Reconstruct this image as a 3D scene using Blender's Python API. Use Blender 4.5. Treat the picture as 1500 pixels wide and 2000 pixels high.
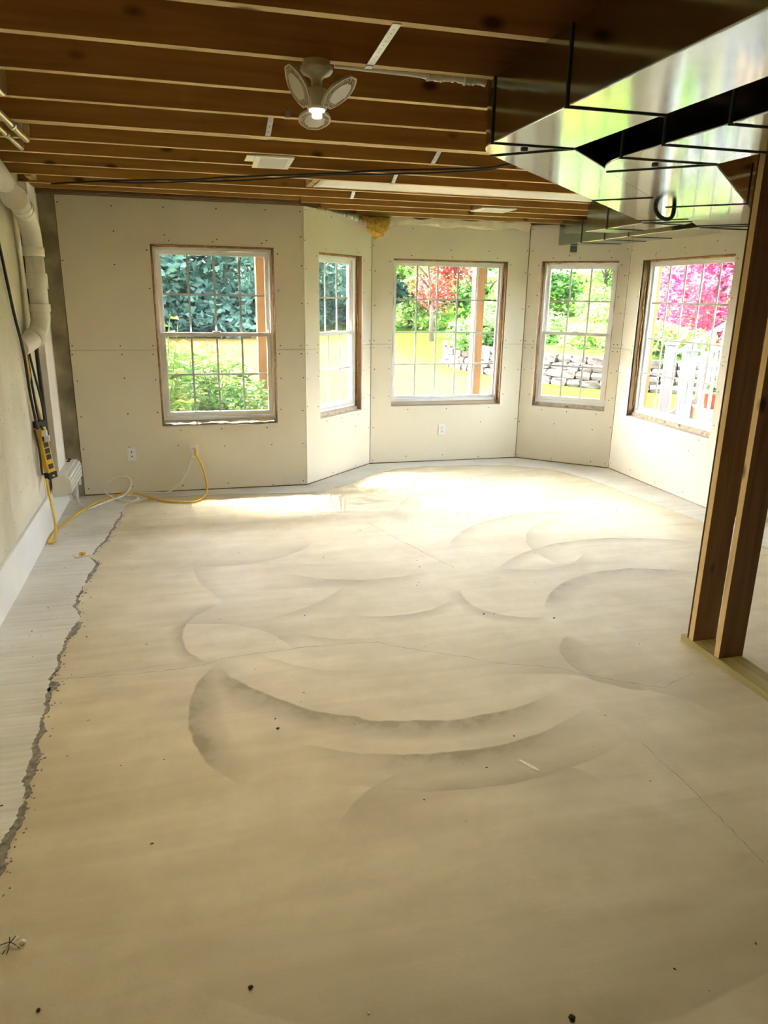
import bpy, bmesh, math, random
from mathutils import Vector, Matrix
R = math.radians
sc = bpy.context.scene
COL = sc.collection
for o in list(bpy.data.objects):
    bpy.data.objects.remove(o)

# ------------------------------------------------------------------ camera
FPX, YAW, PITCH, ROLL, CAMZ = 1421.94, 0.262379, 0.288327, 0.0165447, 1.72
cy, sy, cp, sp = math.cos(YAW), math.sin(YAW), math.cos(PITCH), math.sin(PITCH)
fwd = Vector((sy*cp, cy*cp, -sp)); rt = Vector((cy, -sy, 0)); up = rt.cross(fwd)
rt2 = math.cos(ROLL)*rt + math.sin(ROLL)*up
up2 = -math.sin(ROLL)*rt + math.cos(ROLL)*up
cam_d = bpy.data.cameras.new('camera'); cam = bpy.data.objects.new('camera', cam_d); COL.objects.link(cam)
cam_d.sensor_fit = 'HORIZONTAL'; cam_d.sensor_width = 36.0; cam_d.lens = FPX/1500*36.0
cam_d.clip_start = 0.02; cam_d.clip_end = 400
cam.matrix_world = Matrix(((rt2.x, up2.x, -fwd.x, 0), (rt2.y, up2.y, -fwd.y, 0), (rt2.z, up2.z, -fwd.z, CAMZ), (0, 0, 0, 1)))
sc.camera = cam

# ------------------------------------------------------------------ sky, sun, exposure
world = bpy.data.worlds.new('world'); sc.world = world; world.use_nodes = True
wn = world.node_tree.nodes; wl = world.node_tree.links
bg = wn['Background']
sky = wn.new('ShaderNodeTexSky'); sky.sky_type = 'NISHITA'; sky.sun_disc = False
sky.sun_elevation = math.radians(56); sky.sun_rotation = math.radians(-42); sky.air_density = 1.0; sky.dust_density = 7.0; sky.ozone_density = 1.0
hsv = wn.new('ShaderNodeHueSaturation'); hsv.inputs['Saturation'].default_value = 0.45
wl.new(sky.outputs[0], hsv.inputs['Color']); wl.new(hsv.outputs[0], bg.inputs[0])
bg.inputs[1].default_value = 0.335
sun_d = bpy.data.lights.new('sun', 'SUN'); sun = bpy.data.objects.new('sun', sun_d); COL.objects.link(sun)
sun_d.energy = 0.7; sun_d.angle = R(0.6); sun_d.color = (1.0, 0.95, 0.86)
SUN_DIR = Vector((0.44, -0.47, -1.0)).normalized()
sun.rotation_euler = SUN_DIR.to_track_quat('-Z', 'Y').to_euler(); sun.location = (-5, 14, 20)
vs = sc.view_settings
sc.display_settings.display_device = 'sRGB'
vs.view_transform = 'Standard'; vs.look = 'None'; vs.gamma = 1.0; vs.use_curve_mapping = False
vs.exposure = 4.75
cy_ = sc.cycles
cy_.use_denoising = True
cy_.use_adaptive_sampling = True; cy_.adaptive_threshold = 0.12; cy_.adaptive_min_samples = 12
cy_.max_bounces = 10; cy_.diffuse_bounces = 5; cy_.glossy_bounces = 4; cy_.transmission_bounces = 6; cy_.transparent_max_bounces = 24
cy_.sample_clamp_indirect = 8.0; cy_.caustics_reflective = False; cy_.caustics_refractive = False

# ------------------------------------------------------------------ helpers
def tag(o, label=None, cat=None, group=None, kind=None):
    if label: o['label'] = label
    if cat: o['category'] = cat
    if group: o['group'] = group
    if kind: o['kind'] = kind
    return o

def empty(name, loc=(0, 0, 0), rz=0.0, parent=None, **kw):
    o = bpy.data.objects.new(name, None); COL.objects.link(o)
    o.location = loc; o.rotation_euler = (0, 0, rz); o.empty_display_size = 0.05
    if parent: o.parent = parent
    return tag(o, **kw)

class MB:
    """collects geometry; build() links it as one mesh object"""
    def __init__(s): s.v = []; s.f = []; s.sm = []
    def add(s, vs_, fs, smooth=False):
        n = len(s.v); s.v += [tuple(v) for v in vs_]
        for f in fs: s.f.append(tuple(i+n for i in f)); s.sm.append(smooth)
        return s
    def box(s, a, b, M=None):
        x0, y0, z0 = a; x1, y1, z1 = b
        p = [Vector(q) for q in ((x0,y0,z0),(x1,y0,z0),(x1,y1,z0),(x0,y1,z0),(x0,y0,z1),(x1,y0,z1),(x1,y1,z1),(x0,y1,z1))]
        if M is not None: p = [M @ q for q in p]
        return s.add(p, ((0,3,2,1),(4,5,6,7),(0,1,5,4),(1,2,6,5),(2,3,7,6),(3,0,4,7)))
    def prism(s, poly, h0, h1, f=None):
        """poly in 2D extruded from h0 to h1; f(u,v,h)->3D"""
        f = f or (lambda u, v, h: (u, v, h)); n = len(poly)
        vs_ = [f(u, v, h0) for u, v in poly] + [f(u, v, h1) for u, v in poly]
        fs = [tuple(range(n-1, -1, -1)), tuple(range(n, 2*n))]
        fs += [(i, (i+1) % n, n+(i+1) % n, n+i) for i in range(n)]
        return s.add(vs_, fs)
    def tube(s, pts, r, seg=8, caps=True, smooth=True):
        pts = [Vector(p) for p in pts]; n = len(pts)
        rs = r if isinstance(r, (list, tuple)) else [r]*n
        vs_ = []; ref = None
        for i in range(n):
            t = (pts[min(i+1, n-1)]-pts[max(i-1, 0)]).normalized()
            if ref is None:
                ref = t.orthogonal().normalized()
            ref = (ref - t*ref.dot(t))
            if ref.length < 1e-6: ref = t.orthogonal()
            ref.normalize(); b = t.cross(ref)
            for k in range(seg):
                a = 2*math.pi*k/seg
                vs_.append(pts[i] + (ref*math.cos(a)+b*math.sin(a))*rs[i])
        fs = [(i*seg+k, i*seg+(k+1) % seg, (i+1)*seg+(k+1) % seg, (i+1)*seg+k) for i in range(n-1) for k in range(seg)]
        s.add(vs_, fs, smooth)
        if caps:
            m = len(s.v)-n*seg
            s.f.append(tuple(m+k for k in range(seg-1, -1, -1))); s.sm.append(False)
            s.f.append(tuple(m+(n-1)*seg+k for k in range(seg))); s.sm.append(False)
        return s
    def lathe(s, prof, seg=24, M=None, smooth=True):
        vs_ = []
        for r_, z in prof:
            for k in range(seg):
                a = 2*math.pi*k/seg; v = Vector((r_*math.cos(a), r_*math.sin(a), z)); vs_.append(M @ v if M is not None else v)
        n = len(prof)
        fs = [(i*seg+k, i*seg+(k+1) % seg, (i+1)*seg+(k+1) % seg, (i+1)*seg+k) for i in range(n-1) for k in range(seg)]
        return s.add(vs_, fs, smooth)
    def build(s, name, mat, parent=None, bevel=0, loc=None, **kw):
        me = bpy.data.meshes.new(name); me.from_pydata(s.v, [], s.f)
        me.polygons.foreach_set('use_smooth', s.sm)
        bm = bmesh.new(); bm.from_mesh(me); bmesh.ops.recalc_face_normals(bm, faces=bm.faces); bm.to_mesh(me); bm.free()
        me.update()
        me.materials.append(mat)
        o = bpy.data.objects.new(name, me); COL.objects.link(o)
        if loc: o.location = loc
        if parent: o.parent = parent
        if bevel:
            m = o.modifiers.new('bevel', 'BEVEL'); m.width = bevel; m.segments = 2; m.limit_method = 'ANGLE'; m.angle_limit = R(40)
        return tag(o, **kw)

def boxo(name, a, b, mat, parent=None, M=None, bevel=0, **kw):
    return MB().box(a, b, M).build(name, mat, parent, bevel, **kw)

def share(src, name, parent, loc=None, rot=None, mat=None, **kw):
    """an object that shares src's mesh"""
    o = bpy.data.objects.new(name, src.data); COL.objects.link(o); o.parent = parent
    if loc is not None: o.location = loc
    if rot is not None: o.rotation_euler = rot
    return tag(o, **kw)

def smooth_path(pts, sub=8):
    P = [Vector(p) for p in pts]; out = []
    for i in range(len(P)-1):
        p0, p1, p2, p3 = P[max(i-1, 0)], P[i], P[i+1], P[min(i+2, len(P)-1)]
        for k in range(sub):
            t = k/sub
            out.append(0.5*((2*p1)+(p2-p0)*t+(2*p0-5*p1+4*p2-p3)*t*t+(-p0+3*p1-3*p2+p3)*t*t*t))
    out.append(P[-1]); return out

def wallM(origin, ang):
    """wall frame: u along the wall, v outward (away from the room), w up"""
    return Matrix.Translation(origin) @ Matrix.Rotation(ang, 4, 'Z')

# ------------------------------------------------------------------ materials
def newmat(name):
    m = bpy.data.materials.new(name); m.use_nodes = True
    nt = m.node_tree; return m, nt.nodes, nt.links, nt.nodes['Principled BSDF']

def N(nodes, typ, **kw):
    n = nodes.new(typ)
    for k, v in kw.items(): setattr(n, k, v)
    return n

def mat(name, col, rough=0.6, metal=0.0, var=0.12, scale=6.0, bump=0.0, bscale=60.0, spec=0.5, stretch=(1, 1, 1)):
    m, nd, lk, b = newmat(name)
    b.inputs['Roughness'].default_value = rough; b.inputs['Metallic'].default_value = metal
    b.inputs['Specular IOR Level'].default_value = spec
    tc = N(nd, 'ShaderNodeTexCoord'); mp = N(nd, 'ShaderNodeMapping'); mp.inputs['Scale'].default_value = stretch
    lk.new(tc.outputs['Object'], mp.inputs[0])
    nz = N(nd, 'ShaderNodeTexNoise'); nz.inputs['Scale'].default_value = scale; nz.inputs['Detail'].default_value = 5
    lk.new(mp.outputs[0], nz.inputs['Vector'])
    rp = N(nd, 'ShaderNodeValToRGB'); rp.color_ramp.elements[0].position = 0.3; rp.color_ramp.elements[1].position = 0.72
    rp.color_ramp.elements[0].color = tuple(c*(1-var) for c in col)+(1,); rp.color_ramp.elements[1].color = tuple(min(1, c*(1+var)) for c in col)+(1,)
    lk.new(nz.outputs['Fac'], rp.inputs[0]); lk.new(rp.outputs[0], b.inputs['Base Color'])
    if bump:
        n2 = N(nd, 'ShaderNodeTexNoise'); n2.inputs['Scale'].default_value = bscale; n2.inputs['Detail'].default_value = 4
        lk.new(mp.outputs[0], n2.inputs['Vector'])
        bp = N(nd, 'ShaderNodeBump'); bp.inputs['Strength'].default_value = bump; bp.inputs['Distance'].default_value = 0.01
        lk.new(n2.outputs['Fac'], bp.inputs['Height']); lk.new(bp.outputs[0], b.inputs['Normal'])
    return m

def woodmat(name, col, axis=0, knots=True, dark=0.45, rough=0.7, grain=1.0):
    """lumber with long grain along an axis and scattered knots"""
    m, nd, lk, b = newmat(name); b.inputs['Roughness'].default_value = rough; b.inputs['Specular IOR Level'].default_value = 0.25
    tc = N(nd, 'ShaderNodeTexCoord'); mp = N(nd, 'ShaderNodeMapping')
    s = [9.0, 9.0, 9.0]; s[axis] = 0.5; mp.inputs['Scale'].default_value = s
    oi = N(nd, 'ShaderNodeObjectInfo'); mu = N(nd, 'ShaderNodeMath', operation='MULTIPLY'); mu.inputs[1].default_value = 23.0; lk.new(oi.outputs['Random'], mu.inputs[0])
    va = N(nd, 'ShaderNodeVectorMath', operation='ADD'); lk.new(tc.outputs['Object'], va.inputs[0]); lk.new(mu.outputs[0], va.inputs[1])
    lk.new(va.outputs[0], mp.inputs[0])
    nz = N(nd, 'ShaderNodeTexNoise'); nz.inputs['Scale'].default_value = 3.0; nz.inputs['Detail'].default_value = 6; nz.inputs['Distortion'].default_value = 0.6
    lk.new(mp.outputs[0], nz.inputs['Vector'])
    rp = N(nd, 'ShaderNodeValToRGB'); e = rp.color_ramp.elements
    e[0].position = 0.32; e[1].position = 0.68
    e[0].color = tuple(c*(1-dark*grain*0.6) for c in col)+(1,); e[1].color = tuple(min(1, c*1.08) for c in col)+(1,)
    lk.new(nz.outputs['Fac'], rp.inputs[0])
    last = rp.outputs[0]
    if knots:
        m2 = N(nd, 'ShaderNodeMapping'); s2 = [7.0, 7.0, 7.0]; s2[axis] = 3.4; m2.inputs['Scale'].default_value = s2
        lk.new(va.outputs[0], m2.inputs[0])
        vo = N(nd, 'ShaderNodeTexVoronoi'); vo.inputs['Scale'].default_value = 1.0; lk.new(m2.outputs[0], vo.inputs['Vector'])
        r2 = N(nd, 'ShaderNodeValToRGB'); r2.color_ramp.elements[0].position = 0.07; r2.color_ramp.elements[1].position = 0.17
        r2.color_ramp.elements[0].color = (1, 1, 1, 1); r2.color_ramp.elements[1].color = (0, 0, 0, 1)
        lk.new(vo.outputs['Distance'], r2.inputs[0])
        mx = N(nd, 'ShaderNodeMixRGB'); mx.inputs[2].default_value = tuple(c*0.22 for c in col)+(1,)
        lk.new(r2.outputs[0], mx.inputs[0]); lk.new(last, mx.inputs[1]); last = mx.outputs[0]
    lk.new(last, b.inputs['Base Color'])
    bp = N(nd, 'ShaderNodeBump'); bp.inputs['Strength'].default_value = 0.15; bp.inputs['Distance'].default_value = 0.004
    lk.new(nz.outputs['Fac'], bp.inputs['Height']); lk.new(bp.outputs[0], b.inputs['Normal'])
    return m

def leafmat(name, cols, trans=0.45):
    m, nd, lk, b = newmat(name)
    out = nd['Material Output']
    g = N(nd, 'ShaderNodeNewGeometry'); rp = N(nd, 'ShaderNodeValToRGB')
    el = rp.color_ramp.elements
    while len(el) < len(cols): el.new(0.5)
    for i, c in enumerate(cols): el[i].position = i/(len(cols)-1); el[i].color = tuple(c)+(1,)
    lk.new(g.outputs['Random Per Island'], rp.inputs[0])
    b.inputs['Roughness'].default_value = 0.5; b.inputs['Specular IOR Level'].default_value = 0.3
    lk.new(rp.outputs[0], b.inputs['Base Color'])
    t = N(nd, 'ShaderNodeBsdfTranslucent'); lk.new(rp.outputs[0], t.inputs[0])
    mx = N(nd, 'ShaderNodeMixShader'); mx.inputs[0].default_value = trans
    lk.new(b.outputs[0], mx.inputs[1]); lk.new(t.outputs[0], mx.inputs[2]); lk.new(mx.outputs[0], out.inputs[0])
    return m

M = {}
M['drywall'] = mat('drywall_paper', (0.82, 0.765, 0.61), 0.85, var=0.03, scale=1.3, bump=0.03, bscale=300, spec=0.2)
M['gypsum'] = mat('gypsum_edge', (0.85, 0.84, 0.80), 0.9, var=0.05)
M['framing'] = woodmat('framing_lumber', (0.30, 0.165, 0.07), 2)
M['sill'] = woodmat('sill_lumber', (0.66, 0.56, 0.40), 0, grain=1.3)
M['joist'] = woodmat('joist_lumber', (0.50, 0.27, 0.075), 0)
M['joist_edge'] = woodmat('joist_lit_edge', (0.80, 0.63, 0.36), 0, grain=.5)  # planed edge made paler, light from below partly put into its colour
M['rim'] = woodmat('rim_lumber', (0.16, 0.09, 0.04), 0, knots=False)
M['stud'] = woodmat('stud_lumber', (0.64, 0.43, 0.20), 2)
M['stud_edge'] = woodmat('stud_lit_edge', (0.74, 0.53, 0.25), 2, grain=.6)  # window light on the narrow edges put into the wood colour
M['stud_face'] = woodmat('stud_shaded_face', (0.27, 0.155, 0.075), 2)  # same lumber darkened, shade on the wide faces put into the colour
M['treated'] = woodmat('treated_plate', (0.52, 0.44, 0.18), 1, grain=1.4)
M['subfloor'] = mat('subfloor_board', (0.40, 0.27, 0.13), 0.8, var=0.25, scale=14)
M['vinyl'] = mat('window_vinyl', (0.86, 0.87, 0.85), 0.35, var=0.015)
M['grille'] = mat('grille_vinyl', (0.62, 0.64, 0.63), 0.45, var=0.02)
M['pvc'] = mat('pvc_plastic', (0.85, 0.83, 0.74), 0.3, var=0.03, scale=3)
M['white_paint'] = mat('white_paint', (0.88, 0.88, 0.86), 0.5, var=0.02)
M['white_board'] = mat('white_wall_board', (0.84, 0.84, 0.80), 0.6, var=0.04, scale=3)
M['cream_metal'] = mat('heater_enamel', (0.86, 0.85, 0.80), 0.35, var=0.015)
M['black'] = mat('black_rubber', (0.015, 0.016, 0.016), 0.5, var=0.2)
M['dark_plastic'] = mat('dark_plastic', (0.03, 0.035, 0.04), 0.4, var=0.15)
M['cleat'] = mat('tarnished_cleat', (0.05, 0.055, 0.05), 0.5, metal=0.3, var=0.2)
M['yellow'] = mat('yellow_vinyl', (0.78, 0.50, 0.05), 0.4, var=0.06)
M['yellow_paint'] = mat('yellow_enamel', (0.80, 0.52, 0.03), 0.4, var=0.06)
M['white_cord'] = mat('white_cord_vinyl', (0.82, 0.80, 0.72), 0.45, var=0.03)
M['steel'] = mat('galvanized_strap', (0.52, 0.55, 0.56), 0.4, metal=0.85, var=0.15, scale=30)
M['pipe_metal'] = mat('dull_tinned_pipe', (0.74, 0.73, 0.66), 0.32, metal=0.9, var=0.12, scale=20)
M['lamp_white'] = mat('lamp_white_plastic', (0.78, 0.74, 0.62), 0.4, var=0.03)
M['diffuser'] = mat('lamp_diffuser', (0.88, 0.87, 0.84), 0.25, var=0.01)
_m = M['diffuser'].copy(); _m.name = 'lamp_lit_disc'; _b = _m.node_tree.nodes['Principled BSDF']; _b.inputs['Emission Color'].default_value = (1, .93, .78, 1); _b.inputs['Emission Strength'].default_value = .06; M['lit'] = _m
M['insul'] = mat('glass_wool', (0.72, 0.42, 0.08), 0.95, var=0.35, scale=40, bump=0.8, bscale=120)
M['kraft'] = mat('kraft_facing', (0.76, 0.66, 0.46), 0.7, var=0.14, scale=9, bump=0.3, bscale=25)
M['foam'] = mat('spray_foam', (0.50, 0.30, 0.12), 0.8, var=0.4, scale=30, bump=0.6, bscale=60)
M['wrap'] = mat('white_wrap', (0.80, 0.81, 0.82), 0.4, var=0.06, scale=20)
M['register'] = mat('register_enamel', (0.86, 0.87, 0.82), 0.4, var=0.03)
M['residue'] = mat('dark_residue', (0.25, 0.23, 0.185), 0.9, var=0.5, scale=45, bump=0.4)
M['crackfill'] = mat('crack_dark', (0.16, 0.14, 0.11), 0.9, var=0.2)
M['debris'] = mat('debris_dark', (0.05, 0.042, 0.03), 0.9, var=0.4, scale=60)
M['debris_pale'] = mat('debris_pale', (0.80, 0.76, 0.66), 0.9, var=0.2, scale=60)
M['screw'] = mat('screw_phosphate', (0.03, 0.03, 0.03), 0.5, metal=0.4, var=0.1)
M['post_wood'] = woodmat('deck_post_wood', (0.26, 0.13, 0.04), 2, knots=False, dark=0.3)
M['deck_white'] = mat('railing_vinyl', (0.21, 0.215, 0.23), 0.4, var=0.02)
M['tread'] = mat('tread_board', (0.26, 0.15, 0.06), 0.6, var=0.1)
M['clay'] = mat('terracotta', (0.30, 0.09, 0.03), 0.8, var=0.15)
M['stone'] = mat('wall_stone', (0.075, 0.064, 0.055), 0.9, var=0.35, scale=7, bump=0.6, bscale=14, spec=0)
M['bark'] = mat('bark', (0.10, 0.075, 0.05), 0.9, var=0.3, scale=14, stretch=(1, 1, .2))
M['iron'] = mat('fence_metal', (0.03, 0.04, 0.05), 0.5, var=0.1)
M['bank'] = mat('bank_groundcover', (0.028, 0.06, 0.01), 0.95, var=0.5, scale=5, bump=0.8, bscale=20, spec=0)
M['gravel'] = mat('pale_gravel', (0.34, 0.32, 0.29), 0.9, var=0.3, scale=40, bump=0.5)
M['leaf_wood'] = leafmat('leaf_far_woods', [(0.03, 0.075, 0.06), (0.05, 0.12, 0.09), (0.08, 0.16, 0.11)])
M['leaf_green'] = leafmat('leaf_mid_green', [(0.03, 0.10, 0.02), (0.07, 0.18, 0.03), (0.13, 0.26, 0.05)])
M['leaf_bright'] = leafmat('leaf_bright_green', [(0.05, 0.14, 0.02), (0.10, 0.22, 0.035), (0.18, 0.28, 0.06), (0.24, 0.24, 0.06)])
M['leaf_red'] = leafmat('leaf_red', [(0.20, 0.018, 0.018), (0.26, 0.035, 0.035), (0.13, 0.08, 0.03)])
M['leaf_pink'] = leafmat('leaf_pink', [(0.27, 0.012, 0.07), (0.20, 0.01, 0.045), (0.33, 0.045, 0.12), (0.14, 0.04, 0.03)])

def concrete_wall_mat():
    m, nd, lk, b = newmat('foundation_concrete'); b.inputs['Roughness'].default_value = 0.9; b.inputs['Specular IOR Level'].default_value = 0.15
    tc = N(nd, 'ShaderNodeTexCoord')
    n1 = N(nd, 'ShaderNodeTexNoise'); n1.inputs['Scale'].default_value = 2.2; n1.inputs['Detail'].default_value = 7; lk.new(tc.outputs['Object'], n1.inputs['Vector'])
    rp = N(nd, 'ShaderNodeValToRGB'); rp.color_ramp.elements[0].position = .3; rp.color_ramp.elements[1].position = .7
    rp.color_ramp.elements[0].color = (.60, .55, .42, 1); rp.color_ramp.elements[1].color = (.80, .75, .61, 1); lk.new(n1.outputs['Fac'], rp.inputs[0])
    vo = N(nd, 'ShaderNodeTexVoronoi'); vo.inputs['Scale'].default_value = 16; lk.new(tc.outputs['Object'], vo.inputs['Vector'])
    r2 = N(nd, 'ShaderNodeValToRGB'); r2.color_ramp.elements[0].position = .06; r2.color_ramp.elements[1].position = .13
    r2.color_ramp.elements[0].color = (.25, .25, .25, 1); r2.color_ramp.elements[1].color = (1, 1, 1, 1); lk.new(vo.outputs['Distance'], r2.inputs[0])
    mx = N(nd, 'ShaderNodeMixRGB', blend_type='MULTIPLY'); mx.inputs[0].default_value = .8; lk.new(rp.outputs[0], mx.inputs[1]); lk.new(r2.outputs[0], mx.inputs[2])
    lk.new(mx.outputs[0], b.inputs['Base Color'])
    bp = N(nd, 'ShaderNodeBump'); bp.inputs['Strength'].default_value = .25; bp.inputs['Distance'].default_value = .01
    lk.new(n1.outputs['Fac'], bp.inputs['Height']); lk.new(bp.outputs[0], b.inputs['Normal'])
    return m
M['concrete'] = concrete_wall_mat()

M['concrete_dark'] = mat('damp_concrete', (0.33, 0.29, 0.20), 0.9, var=0.4, scale=5, bump=0.3, bscale=20)

def strip_mat():
    """newer, paler patch concrete with broom lines running across the strip"""
    m, nd, lk, b = newmat('patch_concrete'); b.inputs['Roughness'].default_value = 0.75; b.inputs['Specular IOR Level'].default_value = .3
    tc = N(nd, 'ShaderNodeTexCoord'); mp = N(nd, 'ShaderNodeMapping'); mp.inputs['Scale'].default_value = (2.0, 42, 1); mp.inputs['Rotation'].default_value = (0, 0, R(6)); lk.new(tc.outputs['Object'], mp.inputs[0])
    n1 = N(nd, 'ShaderNodeTexNoise'); n1.inputs['Scale'].default_value = 1.0; n1.inputs['Detail'].default_value = 5; lk.new(mp.outputs[0], n1.inputs['Vector'])
    n2 = N(nd, 'ShaderNodeTexNoise'); n2.inputs['Scale'].default_value = 3.0; n2.inputs['Detail'].default_value = 6; lk.new(tc.outputs['Object'], n2.inputs['Vector'])
    ad = N(nd, 'ShaderNodeMath', operation='ADD'); lk.new(n1.outputs['Fac'], ad.inputs[0]); lk.new(n2.outputs['Fac'], ad.inputs[1])
    rp = N(nd, 'ShaderNodeValToRGB'); rp.color_ramp.elements[0].position = .36; rp.color_ramp.elements[1].position = .62
    hv = N(nd, 'ShaderNodeMath', operation='MULTIPLY'); hv.inputs[1].default_value = .5; lk.new(ad.outputs[0], hv.inputs[0]); lk.new(hv.outputs[0], rp.inputs[0])
    rp.color_ramp.elements[0].color = (.62, .60, .52, 1); rp.color_ramp.elements[1].color = (.80, .785, .71, 1)
    lk.new(rp.outputs[0], b.inputs['Base Color'])
    bp = N(nd, 'ShaderNodeBump'); bp.inputs['Strength'].default_value = .25; bp.inputs['Distance'].default_value = .006
    lk.new(n1.outputs['Fac'], bp.inputs['Height']); lk.new(bp.outputs[0], b.inputs['Normal'])
    return m
M['strip'] = strip_mat()

# trowel arcs on the slab: (cx, cy, radius, sign, width, mid angle, half range, strength)
ARCS = [
 (0.712, 2.823, 0.801, -1, .16, 181, 40, .9), (1.07, 3.613, 1.066, 1, .16, -115, 50, .95), (0.996, 3.411, 1.091, 1, .17, -92, 36, .9),
 (1.052, 3.355, 1.267, -1, .16, -92, 30, .8), (1.193, 4.66, 1.239, -1, .12, 194, 20, .9), (8.194, 5.394, 6.696, -1, .10, 184, 9, .5),
 (2.677, 3.146, 0.843, -1, .16, 105, 52, .7), (2.789, 4.159, 1.167, -1, .14, 112, 45, .6), (2.849, 3.349, 1.251, -1, .12, 98, 45, .65),
 (0.336, 3.592, 0.45, 1, .08, 175, 55, .6), (1.204, 6.459, 1.999, 1, .26, -102, 18, .75), (1.119, 5.059, 0.892, 1, .18, -102, 32, .8),
 (0.865, 4.019, 0.642, 1, .10, -116, 28, .6), (1.069, 4.163, 0.551, 1, .10, -84, 38, .5), (2.05, 2.885, 0.33, -1, .16, 190, 70, .5),
 (0.884, 3.818, 0.798, 1, .07, -122, 24, .55), (1.85, 3.75, 0.34, 1, .10, 215, 60, .45), (1.0, 2.9, 1.75, -1, .35, -95, 35, .5),
 (1.3, 1.9, 0.95, 1, .35, 60, 40, .3), (2.6, 5.2, 1.1, -1, .12, 115, 50, .45), (0.1, 4.6, 0.9, 1, .12, -60, 40, .35),
 (-.1, 3.2, .55, 1, .25, 60, 50, .35), (.2, 5.3, .7, -1, .2, -70, 45, .4), (2.2, 4.6, .5, 1, .15, -80, 50, .4), (.9, 1.7, .6, -1, .3, 90, 60, .35), (3.1, 4.4, .8, -1, .2, 150, 50, .4)]

def arc_group():
    g = bpy.data.node_groups.new('trowel_arc', 'ShaderNodeTree')
    for nm in ('X', 'Y', 'CX', 'CY', 'Radius', 'Sign', 'Width', 'DirX', 'DirY', 'CosHalf', 'Strength'):
        g.interface.new_socket(nm, in_out='INPUT', socket_type='NodeSocketFloat')
    g.interface.new_socket('Mask', in_out='OUTPUT', socket_type='NodeSocketFloat')
    nd, lk = g.nodes, g.links; gi = nd.new('NodeGroupInput'); go = nd.new('NodeGroupOutput')
    def mth(op, a, b=None, clamp=False):
        n = nd.new('ShaderNodeMath'); n.operation = op; n.use_clamp = clamp
        for i, q in enumerate((a, b)):
            if q is None: continue
            if isinstance(q, (int, float)): n.inputs[i].default_value = q
            else: lk.new(q, n.inputs[i])
        return n.outputs[0]
    I = gi.outputs
    dx = mth('SUBTRACT', I['X'], I['CX']); dy = mth('SUBTRACT', I['Y'], I['CY'])
    d = mth('SQRT', mth('ADD', mth('MULTIPLY', dx, dx), mth('MULTIPLY', dy, dy)))
    e = mth('MULTIPLY', mth('SUBTRACT', d, I['Radius']), I['Sign'])      # >0 on the stained side of the sharp edge
    edge = mth('MULTIPLY', mth('ADD', e, 0.004), 90.0, True)
    fade = mth('SUBTRACT', 1.0, mth('DIVIDE', e, I['Width']), True)
    co = mth('DIVIDE', mth('ADD', mth('MULTIPLY', dx, I['DirX']), mth('MULTIPLY', dy, I['DirY'])), d)
    ang = mth('MULTIPLY', mth('SUBTRACT', co, I['CosHalf']), 5.0, True)
    lk.new(mth('MULTIPLY', mth('MULTIPLY', mth('MULTIPLY', edge, fade), ang), I['Strength']), go.inputs[0])
    return g

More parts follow.
